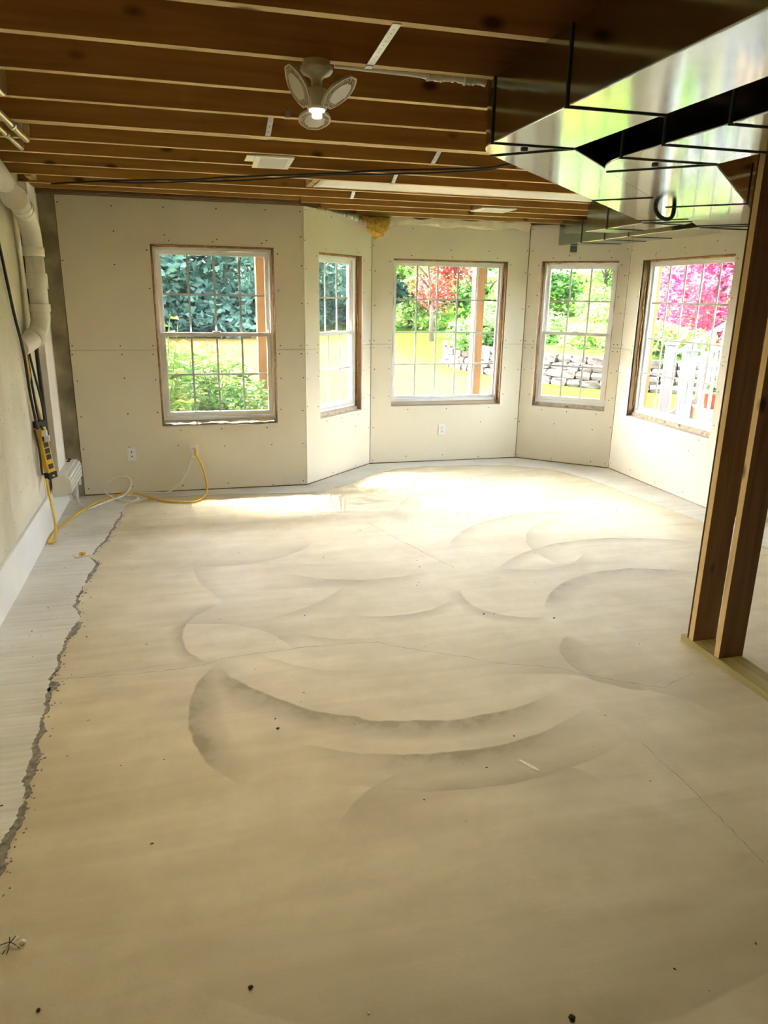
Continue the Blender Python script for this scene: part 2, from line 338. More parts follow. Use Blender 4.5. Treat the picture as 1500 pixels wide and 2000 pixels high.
def floor_mat():
    m, nd, lk, b = newmat('slab_concrete')
    tc = N(nd, 'ShaderNodeTexCoord')
    def mth(op, a, b_=None, clamp=False):
        n = N(nd, 'ShaderNodeMath', operation=op, use_clamp=clamp)
        for i, q in enumerate((a, b_)):
            if q is None: continue
            if isinstance(q, (int, float)): n.inputs[i].default_value = q
            else: lk.new(q, n.inputs[i])
        return n.outputs[0]
    wob = N(nd, 'ShaderNodeTexNoise'); wob.inputs['Scale'].default_value = 5; wob.inputs['Detail'].default_value = 4; lk.new(tc.outputs['Object'], wob.inputs['Vector'])
    sep = N(nd, 'ShaderNodeSeparateXYZ'); lk.new(tc.outputs['Object'], sep.inputs[0])
    w = mth('MULTIPLY', mth('SUBTRACT', wob.outputs['Fac'], .5), .05)
    X = mth('ADD', sep.outputs[0], w); Y = mth('ADD', sep.outputs[1], w)
    g = arc_group(); tot = None
    for (cx, cy0, r_, sg, wd, am, hr, st) in ARCS:
        n = nd.new('ShaderNodeGroup'); n.node_tree = g; lk.new(X, n.inputs['X']); lk.new(Y, n.inputs['Y'])
        for k, v in (('CX', cx), ('CY', cy0), ('Radius', r_), ('Sign', sg), ('Width', wd), ('DirX', math.cos(R(am))), ('DirY', math.sin(R(am))), ('CosHalf', math.cos(R(hr))), ('Strength', st)):
            n.inputs[k].default_value = v
        tot = n.outputs[0] if tot is None else mth('MAXIMUM', tot, n.outputs[0])
    big = N(nd, 'ShaderNodeTexNoise'); big.inputs['Scale'].default_value = .9; big.inputs['Detail'].default_value = 5; big.inputs['Roughness'].default_value = .55; lk.new(tc.outputs['Object'], big.inputs['Vector'])
    mid = N(nd, 'ShaderNodeTexNoise'); mid.inputs['Scale'].default_value = 6; mid.inputs['Detail'].default_value = 7; mid.inputs['Roughness'].default_value = .65; lk.new(tc.outputs['Object'], mid.inputs['Vector'])
    # faint sweeping trowel chatter
    mp = N(nd, 'ShaderNodeMapping'); mp.inputs['Scale'].default_value = (.8, 5.5, 1); mp.inputs['Rotation'].default_value = (0, 0, R(-8)); lk.new(tc.outputs['Object'], mp.inputs[0])
    swp = N(nd, 'ShaderNodeTexNoise'); swp.inputs['Scale'].default_value = 1.2; swp.inputs['Detail'].default_value = 5; swp.inputs['Distortion'].default_value = .8; lk.new(mp.outputs[0], swp.inputs['Vector'])
    rb = N(nd, 'ShaderNodeValToRGB'); rb.color_ramp.elements[0].position = .34; rb.color_ramp.elements[1].position = .62
    rb.color_ramp.elements[0].color = (.52, .44, .27, 1); rb.color_ramp.elements[1].color = (.76, .68, .48, 1)
    mixv = mth('ADD', mth('MULTIPLY', big.outputs['Fac'], .45), mth('ADD', mth('MULTIPLY', swp.outputs['Fac'], .3), mth('MULTIPLY', mid.outputs['Fac'], .25)))
    lk.new(mixv, rb.inputs[0])
    patchy = mth('MULTIPLY', mth('SUBTRACT', mid.outputs['Fac'], .15), 2.2, True)
    fac = mth('MULTIPLY', mth('MULTIPLY', tot, patchy), 1.5, True)
    mx = N(nd, 'ShaderNodeMixRGB'); mx.inputs[2].default_value = (.36, .30, .175, 1)
    lk.new(fac, mx.inputs[0]); lk.new(rb.outputs[0], mx.inputs[1])
    # fine dark spotting
    vo = N(nd, 'ShaderNodeTexVoronoi'); vo.inputs['Scale'].default_value = 3.2; vo.inputs['Randomness'].default_value = 1; lk.new(tc.outputs['Object'], vo.inputs['Vector'])
    r3 = N(nd, 'ShaderNodeValToRGB'); r3.color_ramp.elements[0].position = .012; r3.color_ramp.elements[1].position = .03
    r3.color_ramp.elements[0].color = (.45, .42, .38, 1); r3.color_ramp.elements[1].color = (1, 1, 1, 1); lk.new(vo.outputs['Distance'], r3.inputs[0])
    m2 = N(nd, 'ShaderNodeMixRGB', blend_type='MULTIPLY'); m2.inputs[0].default_value = .8; lk.new(mx.outputs[0], m2.inputs[1]); lk.new(r3.outputs[0], m2.inputs[2])
    lk.new(m2.outputs[0], b.inputs['Base Color'])
    rr = mth('ADD', .50, mth('MULTIPLY', mid.outputs['Fac'], .3)); lk.new(rr, b.inputs['Roughness'])
    b.inputs['Specular IOR Level'].default_value = .30
    fine = N(nd, 'ShaderNodeTexNoise'); fine.inputs['Scale'].default_value = 90; fine.inputs['Detail'].default_value = 5; lk.new(tc.outputs['Object'], fine.inputs['Vector'])
    bp = N(nd, 'ShaderNodeBump'); bp.inputs['Strength'].default_value = .12; bp.inputs['Distance'].default_value = .004
    lk.new(mth('ADD', fine.outputs['Fac'], mth('MULTIPLY', mid.outputs['Fac'], 2.0)), bp.inputs['Height']); lk.new(bp.outputs[0], b.inputs['Normal'])
    return m
M['floor'] = floor_mat()

def duct_mat():
    m, nd, lk, b = newmat('galvanized_sheet'); b.inputs['Metallic'].default_value = 1.0
    tc = N(nd, 'ShaderNodeTexCoord')
    vo = N(nd, 'ShaderNodeTexNoise'); vo.inputs['Scale'].default_value = 9; lk.new(tc.outputs['Object'], vo.inputs['Vector'])
    rp = N(nd, 'ShaderNodeValToRGB'); rp.color_ramp.elements[0].color = (.32, .37, .345, 1); rp.color_ramp.elements[1].color = (.40, .44, .42, 1); lk.new(vo.outputs['Fac'], rp.inputs[0])
    lk.new(rp.outputs[0], b.inputs['Base Color'])
    n1 = N(nd, 'ShaderNodeTexNoise'); n1.inputs['Scale'].default_value = 1.6; n1.inputs['Detail'].default_value = 2; lk.new(tc.outputs['Object'], n1.inputs['Vector'])
    n2 = N(nd, 'ShaderNodeTexNoise'); n2.inputs['Scale'].default_value = 7; n2.inputs['Detail'].default_value = 3; lk.new(tc.outputs['Object'], n2.inputs['Vector'])
    mr = N(nd, 'ShaderNodeMapRange'); mr.inputs['To Min'].default_value = .07; mr.inputs['To Max'].default_value = .18; lk.new(n2.outputs['Fac'], mr.inputs[0]); lk.new(mr.outputs[0], b.inputs['Roughness'])
    bp = N(nd, 'ShaderNodeBump'); bp.inputs['Strength'].default_value = .14; bp.inputs['Distance'].default_value = .02
    lk.new(n1.outputs['Fac'], bp.inputs['Height']); lk.new(bp.outputs[0], b.inputs['Normal'])
    return m
M['duct'] = duct_mat()

def glass_mat():
    m, nd, lk, b = newmat('window_glass'); out = nd['Material Output']
    tr = N(nd, 'ShaderNodeBsdfTransparent'); tr.inputs[0].default_value = (.95, .97, .96, 1)
    gl = N(nd, 'ShaderNodeBsdfGlossy'); gl.inputs['Roughness'].default_value = .02
    lw = N(nd, 'ShaderNodeLayerWeight'); lw.inputs[0].default_value = .5
    pw = N(nd, 'ShaderNodeMath', operation='POWER'); pw.inputs[1].default_value = 5.0; lk.new(lw.outputs['Facing'], pw.inputs[0])
    fr = N(nd, 'ShaderNodeMath', operation='MULTIPLY_ADD'); fr.inputs[1].default_value = .9; fr.inputs[2].default_value = .04; lk.new(pw.outputs[0], fr.inputs[0])
    df = N(nd, 'ShaderNodeBsdfTranslucent'); df.inputs[0].default_value = (.8, .85, .9, 1)
    m1 = N(nd, 'ShaderNodeMixShader'); m1.inputs[0].default_value = .004; lk.new(tr.outputs[0], m1.inputs[1]); lk.new(df.outputs[0], m1.inputs[2])
    mx = N(nd, 'ShaderNodeMixShader'); lk.new(fr.outputs[0], mx.inputs[0]); lk.new(m1.outputs[0], mx.inputs[1]); lk.new(gl.outputs[0], mx.inputs[2])
    lk.new(mx.outputs[0], out.inputs[0])
    return m
M['glass'] = glass_mat()

def grass_mat():
    m, nd, lk, b = newmat('lawn_grass'); b.inputs['Roughness'].default_value = .9; b.inputs['Specular IOR Level'].default_value = 0
    tc = N(nd, 'ShaderNodeTexCoord')
    n1 = N(nd, 'ShaderNodeTexNoise'); n1.inputs['Scale'].default_value = .25; n1.inputs['Detail'].default_value = 6; lk.new(tc.outputs['Object'], n1.inputs['Vector'])
    n2 = N(nd, 'ShaderNodeTexNoise'); n2.inputs['Scale'].default_value = 12; n2.inputs['Detail'].default_value = 5; lk.new(tc.outputs['Object'], n2.inputs['Vector'])
    ad = N(nd, 'ShaderNodeMath', operation='MULTIPLY_ADD'); ad.inputs[1].default_value = .35; lk.new(n2.outputs['Fac'], ad.inputs[0]); lk.new(n1.outputs['Fac'], ad.inputs[2])
    rp = N(nd, 'ShaderNodeValToRGB'); e = rp.color_ramp.elements; e[0].position = .5; e[1].position = .78
    e[0].color = (.026, .042, .009, 1); e[1].color = (.058, .032, .012, 1); k = e.new(.64); k.color = (.042, .033, .011, 1)
    lk.new(ad.outputs[0], rp.inputs[0])
    sx = N(nd, 'ShaderNodeSeparateXYZ'); lk.new(tc.outputs['Object'], sx.inputs[0])     # watered green grass by the stone wall, dry tan lawn elsewhere
    gr = N(nd, 'ShaderNodeMapRange'); gr.inputs['From Min'].default_value = 5.2; gr.inputs['From Max'].default_value = 6.4; lk.new(sx.outputs[0], gr.inputs[0])
    mg = N(nd, 'ShaderNodeMixRGB'); mg.inputs[2].default_value = (.022, .048, .006, 1); lk.new(gr.outputs[0], mg.inputs[0]); lk.new(rp.outputs[0], mg.inputs[1])
    lk.new(mg.outputs[0], b.inputs['Base Color'])
    bp = N(nd, 'ShaderNodeBump'); bp.inputs['Strength'].default_value = .8; bp.inputs['Distance'].default_value = .05; lk.new(n2.outputs['Fac'], bp.inputs['Height']); lk.new(bp.outputs[0], b.inputs['Normal'])
    return m
M['grass'] = grass_mat()

# ================================================================== THE SHELL
rng = random.Random(7)
HT = 2.44                                   # underside of the joists, top of the drywall
XL, XR, YB = -1.062, 4.25, 6.6
C1, C2, C3, C4 = Vector((1.02, 6.6, 0)), Vector((1.81, 7.36, 0)), Vector((3.49, 7.36, 0)), Vector((4.25, 6.68, 0))

# floor slab with its raised perimeter patch
fl = MB().prism([(-1.3, -3.1), (4.75, -3.1), (4.75, 6.8), (4.4, 6.85), (3.55, 7.6), (1.75, 7.6), (0.9, 6.85), (-1.3, 6.85)], -0.18, 0.0).build('floor', M['floor'], kind='structure')
edge = [(-.66, -3.0), (-.67, .9), (-.669, 2.158), (-.64, 2.363), (-.671, 2.669), (-.673, 2.961), (-.692, 3.271), (-.685, 3.525), (-.681, 3.755), (-.65, 3.975), (-.704, 4.128), (-.691, 4.479), (-.654, 4.836), (-.714, 4.949), (-.64, 5.376), (-.591, 5.889), (-.578, 6.265), (-.357, 6.435), (.299, 6.407), (1.05, 6.306), (1.40, 6.55), (1.674, 6.844), (2.0, 7.09), (2.3, 7.138), (2.9, 7.10), (3.289, 6.998), (3.64, 6.727), (3.80, 6.30), (3.87, 5.7), (3.93, 5.184), (3.977, 4.819), (4.0, 3.9), (4.0, -3.0)]
def jag(pts, step, amp, seed):
    r_ = random.Random(seed); out = []
    for a, b in zip(pts, pts[1:]):
        a = Vector((a[0], a[1])); b = Vector((b[0], b[1])); n = max(1, int((b-a).length/step)); nn = Vector((-(b-a).y, (b-a).x)).normalized()
        for k in range(n):
            p = a+(b-a)*k/n; out.append(p+nn*r_.uniform(-amp, amp))
    out.append(Vector(pts[-1][:2])); return out
je = jag(edge, .05, .009, 3)
outer = [(XL, -3.0), (XL, YB), (C1.x, YB), (C2.x, C2.y), (C3.x, C3.y), (C4.x, C4.y), (4.27, 4.9), (4.48, 4.8), (4.48, -3.0)]
poly = [tuple(p) for p in je]+[p for p in reversed(outer)]
MB().prism(poly, 0.0, 0.005).build('patch_strip', M['strip'], fl)
# dark residue where the patch meets the slab
def residue(i0, i1, wmin, wmax, seed, shift=0.0):
    r_ = random.Random(seed); pts = []
    for p, q in zip(je[i0:i1], je[i0+1:i1]):
        for k in range(4): pts.append(p.lerp(q, k/4))
    L = []; Q = []; w = wmin
    for k, p in enumerate(pts):
        t = k/max(1, len(pts)-1); env = math.sin(math.pi*min(1, max(0, t)))**.5
        w += (r_.uniform(wmin, wmax)-w)*.35
        L.append((p.x-.010*r_.random()+shift, p.y)); Q.append((p.x+w*(.2+.8*env)*.8+r_.uniform(-.004, .004)+shift, p.y+r_.uniform(-.004, .004)))
    mb = MB().prism(L+Q[::-1], 0.0, 0.0056)
    for k in range(len(pts)//2):
        x, y = Q[r_.randrange(len(Q))]; x += abs(r_.gauss(0, .014)); y += r_.uniform(-.02, .02); a_ = r_.uniform(0, 6); r0 = r_.uniform(.0015, .006)
        mb.prism([(x+r0*r_.uniform(.6, 1.5)*math.cos(a_+j*1.2566), y+r0*r_.uniform(.6, 1.3)*math.sin(a_+j*1.2566)) for j in range(5)], 0, .0014)
    mb.build('dark_edge_residue', M['residue'], fl)
def idx(y):  # nearest jag index on the left run
    return min(range(len(je)), key=lambda i: abs(je[i].y-y)+(50 if je[i].x > -.5 else 0))
residue(idx(1.5), idx(2.45), .02, .055, 1); residue(idx(2.42), idx(3.0), .012, .045, 2); residue(idx(2.95), idx(3.28), .008, .022, 3)
residue(idx(3.15), idx(3.30), .03, .075, 4); residue(idx(3.28), idx(3.75), .006, .016, 5); residue(idx(3.72), idx(4.0), .02, .06, 6)
residue(idx(4.0), idx(4.5), .006, .02, 7); residue(idx(4.5), idx(4.98), .01, .035, 8); residue(idx(5.0), idx(6.1), .004, .014, 9)
# hairline cracks: thin dark ribbons
def ribbon(pts, w, name, mt, seed, z=0.0012):
    q = jag(pts, .03, .006, seed); mb = MB(); r_ = random.Random(seed); vs_ = []
    for i, p in enumerate(q):
        t = (q[min(i+1, len(q)-1)]-q[max(i-1, 0)]); n = Vector((-t.y, t.x)).normalized()*w*(.35+r_.random()*.8)
        vs_ += [(p.x+n.x, p.y+n.y, z), (p.x-n.x, p.y-n.y, z)]
    mb.add(vs_, [(2*i, 2*i+1, 2*i+3, 2*i+2) for i in range(len(q)-1)])
    return mb.build(name, mt, fl)
ribbon([(-.681, 3.281), (-.484, 3.263), (-.148, 3.246), (.01, 3.278), (.083, 3.32), (.304, 3.329), (.456, 3.336), (.689, 3.333), (.862, 3.311), (.995, 3.211), (1.196, 3.094), (1.4, 2.955), (1.536, 2.904), (1.666, 2.843), (1.741, 2.762), (1.896, 2.653), (2.038, 2.567), (2.121, 2.6), (2.267, 2.658)], .0013, 'hairline_crack', M['crackfill'], 11)
ribbon([(1.689, 2.206), (1.70, 1.9), (1.689, 1.536)], .0011, 'hairline_crack', M['crackfill'], 12)
ribbon([(1.30, 5.35), (1.42, 4.9), (1.56, 4.45), (1.63, 4.25)], .0016, 'hairline_crack', M['crackfill'], 13)
MB().prism([(1.150, 2.215), (1.160, 2.22), (1.196, 2.165), (1.205, 2.135), (1.193, 2.137), (1.172, 2.17)], 0, .0013).build('pale_scrape', M['debris_pale'], fl)

# foundation wall on the left: poured in form panels
wl_ = empty('wall_left', (0, 0, 0), kind='structure')
ys = [-3.1, -1.0, .9, 2.2, 3.4, 4.56, 5.27, 5.62, 6.85]
for a, b in zip(ys, ys[1:]):
    MB().box((XL-.22, a+.0025, 0), (XL+rng.uniform(-.003, .002), b-.0025, 2.66)).build('form_panel', M['concrete'], wl_, bevel=.002)
MB().box((XL-.26, -3.1, 0), (XL-.012, 6.85, 2.7)).build('core', M['concrete'], wl_)
bb = MB().box((XL, -3.0, .004), (XL+.02, 6.58, .268)).build('baseboard_left', M['white_board'], kind='structure', bevel=.003)

def wall_segment(name, origin, ang, L, op, ext0=0.0, ext1=0.0, sheet_end=0.0, drywall_from=0.0, seed=0):
    """framed exterior wall: timber core with a rough opening, two rows of drywall with gaps at the seams"""
    T = wallM(origin, ang)
    root = MB()
    th0, th1 = .0135, .165
    def B(u0, u1, z0, z1): root.box((u0, th0, z0), (u1, th1, z1), T)
    s0, s1, z0, z1 = op
    B(-ext0, s0-.012, 0, 2.72); B(s1+.012, L+ext1, 0, 2.72); B(s0-.012, s1+.012, 0, z0-.012); B(s0-.012, s1+.012, z1+.012, 2.72)
    w = root.build(name, M['framing'], kind='structure')
    f = lambda u, v, h: T @ Vector((u, h, v))
    a, b = drywall_from+.004, L-sheet_end-.004
    MB().prism([(a, .014), (b, .014), (b, 1.2475), (s1, 1.2475), (s1, z0), (s0, z0), (s0, 1.2475), (a, 1.2475)], 0, .0127, f).build('drywall_sheet', M['drywall'], w)
    MB().prism([(a, 1.2505), (s0, 1.2505), (s0, z1), (s1, z1), (s1, 1.2505), (b, 1.2505), (b, HT), (a, HT)], 0, .0127, f).build('drywall_sheet', M['drywall'], w)
    # pale paper-torn edge of the gypsum around the opening
    e = MB(); t_ = .004
    for (u0, u1, q0, q1) in ((s0-t_, s1+t_, z1, z1+t_), (s0-t_, s1+t_, z0-t_, z0), (s0-t_, s0, z0, z1), (s1, s1+t_, z0, z1)):
        e.box((u0, -.0012, q0), (u1, .012, q1), T)
    e.build('gypsum_edge', M['gypsum'], w)
    # screw heads
    r_ = random.Random(seed); sm = MB()
    def screw(u, z):
        if s0-.02 < u < s1+.02 and z0-.02 < z < z1+.02: return
        c = T @ Vector((u, -.0008, z)); ux = T.to_3x3() @ Vector((1, 0, 0))
        sm.add([c+(ux*math.cos(k*1.0472)+Vector((0, 0, 1))*math.sin(k*1.0472))*.0058 for k in range(6)], [(0, 1, 2, 3, 4, 5)])
    us = [a+.025, b-.025]+[u for u in (drywall_from+.41*k for k in range(1, int((b-a)/.41)+1)) if b-u > .12]
    for u in us:
        for z in (.05, .42, .72, 1.0, 1.215, 1.285, 1.62, 1.95, 2.17, 2.39):
            if r_.random() < .86: screw(u+r_.uniform(-.012, .012), z+r_.uniform(-.03, .03)*(0 if abs(z-1.25) < .05 else 1))
    for u in (s0-.03, s1+.03):
        for z in (.72, 1.0, 1.215, 1.285, 1.75, 2.05): screw(u+r_.uniform(-.006, .006), z)
    for u in (s0+.15*(s1-s0), .5*(s0+s1), s0+.9*(s1-s0)): screw(u, z1+.03); screw(u, z0-.035)
    sm.build('screw_heads', M['screw'], w, kind='stuff')
    return w, T

WIN = (.60, 2.093)
w1, T1 = wall_segment('wall_back', (0, YB, 0), 0, C1.x, (-.246, .763, .595, 2.10), ext0=.98, drywall_from=-.938, seed=1)
d2 = C2-C1; a2 = math.atan2(d2.y, d2.x); w2, T2 = wall_segment('wall_bay_left', C1, a2, d2.length, (.218, .934, .60, 2.085), ext1=.07, seed=2)
d3 = C3-C2; w3, T3 = wall_segment('wall_bay_center', C2, 0, d3.length, (.225, 1.452, .61, 2.08), ext0=.07, ext1=.07, seed=3)
d4 = C4-C3; a4 = math.atan2(d4.y, d4.x); w4, T4 = wall_segment('wall_bay_right', C3, a4, d4.length, (.142, .917, .60, 2.09), ext0=.07, seed=4)
w5, T5 = wall_segment('wall_right', C4, R(-90), C4.y-4.9, (.225, 1.478, .60, 2.088), seed=5)
# bare concrete return between the foundation and the first drywall sheet
boxo('concrete_return', (XL-.1, 6.605, 0), (-.94, 6.80, 2.7), M['concrete_dark'], w1)
boxo('corner_trim', (-1.03, 6.585, .0), (-.985, 6.605, .12), M['white_board'], w1)
# unlit rear of the basement
boxo('wall_right_rear', (4.48, -3.1, 0), (4.75, 4.92, 2.72), M['concrete'], kind='structure')
boxo('wall_right_return', (4.262, 4.86, 0), (4.60, 4.92, 2.72), M['framing'], kind='structure')
boxo('wall_rear', (-1.3, -3.2, 0), (4.75, -3.0, 2.72), M['concrete'], kind='structure')

# ceiling: deck boards and joists
ce = MB().prism([(-1.35, -3.2), (4.8, -3.2), (4.8, 6.85), (3.6, 7.75), (1.7, 7.75), (.85, 6.85), (-1.35, 6.85)], 2.675, 2.72).build('ceiling', M['subfloor'], kind='structure')
JY = [-2.65, -2.25, -1.84, -1.44, -1.03, -.63, -.22, .18, .59, .99, 1.40, 1.80, 2.205, 2.605, 3.01, 3.42, 3.855, 3.895, 4.285, 4.685, 5.075, 5.53, 5.94]
jm = MB().box((-1.2, 0, 0), (4.46, .037, .235)).build('joist', M['joist'], ce, bevel=.002)
def pale_edge(o):  # lit-edge colour for the top and bottom faces of a joist
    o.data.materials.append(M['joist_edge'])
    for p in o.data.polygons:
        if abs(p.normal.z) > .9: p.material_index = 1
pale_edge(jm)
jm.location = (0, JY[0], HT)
for k, y in enumerate(JY[1:]):
    share(jm, 'joist', ce, (rng.uniform(-.05, .0), y, HT))
# over the bay the joists are cut to its width; a dark rim board closes the straight wall
boxo('rim_board', (-1.2, 6.43, 2.445), (.96, 6.47, 2.675), M['rim'], ce)
boxo('rim_joist', (-1.2, 6.385, 2.462), (.96, 6.425, 2.675), M['joist'], ce)
boxo('top_plate', (-1.2, 6.47, 2.441), (.98, 6.60, 2.475), M['rim'], ce)
for y, x0, x1 in ((6.36, .97, 4.45), (6.75, 1.20, 4.15), (7.12, 1.60, 3.72)):
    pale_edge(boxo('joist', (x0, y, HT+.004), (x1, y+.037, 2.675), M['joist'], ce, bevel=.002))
boxo('blocking', (.875, 5.114, HT+.01), (.915, 5.53, 2.67), M['stud'], ce)
boxo('blocking', (-.98, 5.72, HT+.01), (-.94, 5.93, 2.67), M['stud'], ce)

# ------------------------------------------------------------------ windows
def window(name, T, op, cols, rows, hung, seed=0):
    s0, s1, z0, z1 = op; root = empty(name, kind='structure')
    r_ = random.Random(seed)
    # rough framing lumber seen around the unit
    jb = MB()
    def bx(mb, u0, u1, v0, v1, q0, q1): return mb.box((u0, v0, q0), (u1, v1, q1), T)
    bx(MB(), s0-.008, s0+.004, .014, .16, z0, z1).build('jamb_board', M['framing'], root)
    bx(MB(), s1-.004, s1+.008, .014, .16, z0, z1).build('jamb_board', M['framing'], root)
    bx(MB(), s0, s1, .014, .16, z1-.004, z1+.008).build('head_board', M['framing'], root)
    bx(MB(), s0, s1, .014, .16, z0-.01, z0+.006).build('sill_board', M['sill'], root)
    a, b, c, d = s0+.014, s1-.014, z0+.04, z1-.015
    bx(MB(), s0+.01, s1-.01, .05, .15, z0+.006, c).build('sill_shim', M['sill'], root)
    for (u0, u1, q0, q1) in ((s0+.004, a, z0+.006, z1-.004), (b, s1-.004, z0+.006, z1-.004), (a, b, d, z1-.004)):
        bx(MB(), u0, u1, .10, .15, q0, q1).build('gap_filler', M['foam'], root)
    # foam and shims bulging from the gap
    for side, (u, lo, hi) in enumerate(((s0+.008, z0+.1, z1-.05), (s1-.008, z0+.1, z1-.05))):
        n = 14; pts = [T @ Vector((u+r_.uniform(-.004, .004), .055+r_.uniform(-.012, .012), lo+(hi-lo)*k/n)) for k in range(n+1)]
        MB().tube(pts, [r_.uniform(.004, .010) for _ in pts], 6).build('foam_bead', M['foam'], root)
    n = 12; pts = [T @ Vector((s0+.04+(s1-s0-.08)*k/n, .06+r_.uniform(-.01, .01), z1-.009+r_.uniform(-.003, .003))) for k in range(n+1)]
    MB().tube(pts, [r_.uniform(.005, .011) for _ in pts], 6).build('foam_bead', M['foam'], root)
    fr = MB(); fw = .022
    for (u0, u1, q0, q1) in ((a, b, d-fw, d), (a, b, c, c+fw+.008), (a, a+fw, c+fw, d-fw), (b-fw, b, c+fw, d-fw)):
        bx(fr, u0, u1, .07, .15, q0, q1)
    for (u0, u1, q0, q1) in ((a+fw, b-fw, d-fw-.008, d-fw), (a+fw, a+fw+.008, c+fw, d-fw), (b-fw-.008, b-fw, c+fw, d-fw)):
        bx(fr, u0, u1, .095, .15, q0, q1)
    fr.build('frame', M['vinyl'], root, bevel=.002)
    ia, ib, ic, id_ = a+fw+.003, b-fw-.003, c+fw+.01, d-fw-.003
    def sash(nm, q0, q1, v, rws, st=.034, top=.034, bot=.04):
        sh = MB()
        for (u0, u1, y0, y1) in ((ia, ib, q1-top, q1), (ia, ib, q0, q0+bot), (ia, ia+st, q0+bot, q1-top), (ib-st, ib, q0+bot, q1-top)):
            bx(sh, u0, u1, v, v+.03, y0, y1)
        s = sh.build(nm, M['vinyl'], root, bevel=.002)
        ga, gb, gc, gd = ia+st, ib-st, q0+bot, q1-top; mw = .0085
        for k in range(1, cols):
            u = ga+(gb-ga)*k/cols; bx(MB(), u-mw, u+mw, v+.011, v+.019, gc, gd).build('muntin', M['grille'], s)
        for k in range(1, rws):
            z = gc+(gd-gc)*k/rws; bx(MB(), ga, gb, v+.0115, v+.0185, z-mw, z+mw).build('muntin', M['grille'], s)
        src = None
        for i in range(cols):
            for j in range(rws):
                u0 = ga+(gb-ga)*i/cols; q = gc+(gd-gc)*j/rws; du = (gb-ga)/cols; dq = (gd-gc)/rws
                mb = MB().add([T @ Vector(p) for p in ((u0, v+.015, q), (u0+du, v+.015, q), (u0+du, v+.015, q+dq), (u0, v+.015, q+dq))], [(0, 1, 2, 3)])
                mb.build('pane', M['glass'], s)
        return s
    if hung:
        mid = .5*(ic+id_)+.01
        sash('upper_sash', mid-.018, id_, .112, rows, bot=.03); lo = sash('lower_sash', ic, mid+.018, .078, rows, top=.034)
        bx(MB(), .5*(ia+ib)-.035, .5*(ia+ib)+.035, .072, .10, mid+.018, mid+.03).build('sash_lock', M['vinyl'], root, bevel=.003)
    else:
        sash('fixed_sash', ic, id_, .095, rows, st=.02, top=.02, bot=.026)
    # portal: helps the renderer find the daylight that comes through this opening
    ld = bpy.data.lights.new('daylight_portal', 'AREA'); ld.shape = 'RECTANGLE'; ld.size = s1-s0; ld.size_y = z1-z0; ld.cycles.is_portal = True
    lo_ = bpy.data.objects.new('daylight_portal', ld); COL.objects.link(lo_)
    p = T @ Vector(((s0+s1)/2, .17, (z0+z1)/2)); inward = -(T.to_3x3() @ Vector((0, 1, 0)))
    lo_.location = p; lo_.rotation_euler = inward.to_track_quat('-Z', 'Z').to_euler()
    return root
window('window_1', T1, (-.246, .763, .595, 2.10), 4, 2, True, 1)
window('window_2', T2, (.218, .934, .60, 2.085), 3, 2, True, 2)
window('window_3', T3, (.225, 1.452, .61, 2.08), 5, 4, False, 3)
window('window_4', T4, (.142, .917, .60, 2.09), 3, 2, True, 4)
window('window_5', T5, (.225, 1.478, .60, 2.088), 5, 4, False, 5)
# torn sill wrap under the first window
pts = []; mb = MB(); n = 24; r_ = random.Random(5)
for k in range(n+1):
    u = -.22+.95*k/n
    mb.v += [(u, 6.615, .603+r_.uniform(0, .012)), (u, 6.605+.03, .612+r_.uniform(0, .014)), (u, 6.66, .606+r_.uniform(.004, .018))]
mb.f = [(3*k+j, 3*k+j+1, 3*k+j+4, 3*k+j+3) for k in range(n) for j in range(2)]; mb.sm = [True]*len(mb.f)
mb.build('sill_wrap', M['wrap'], bpy.data.objects['window_1'])

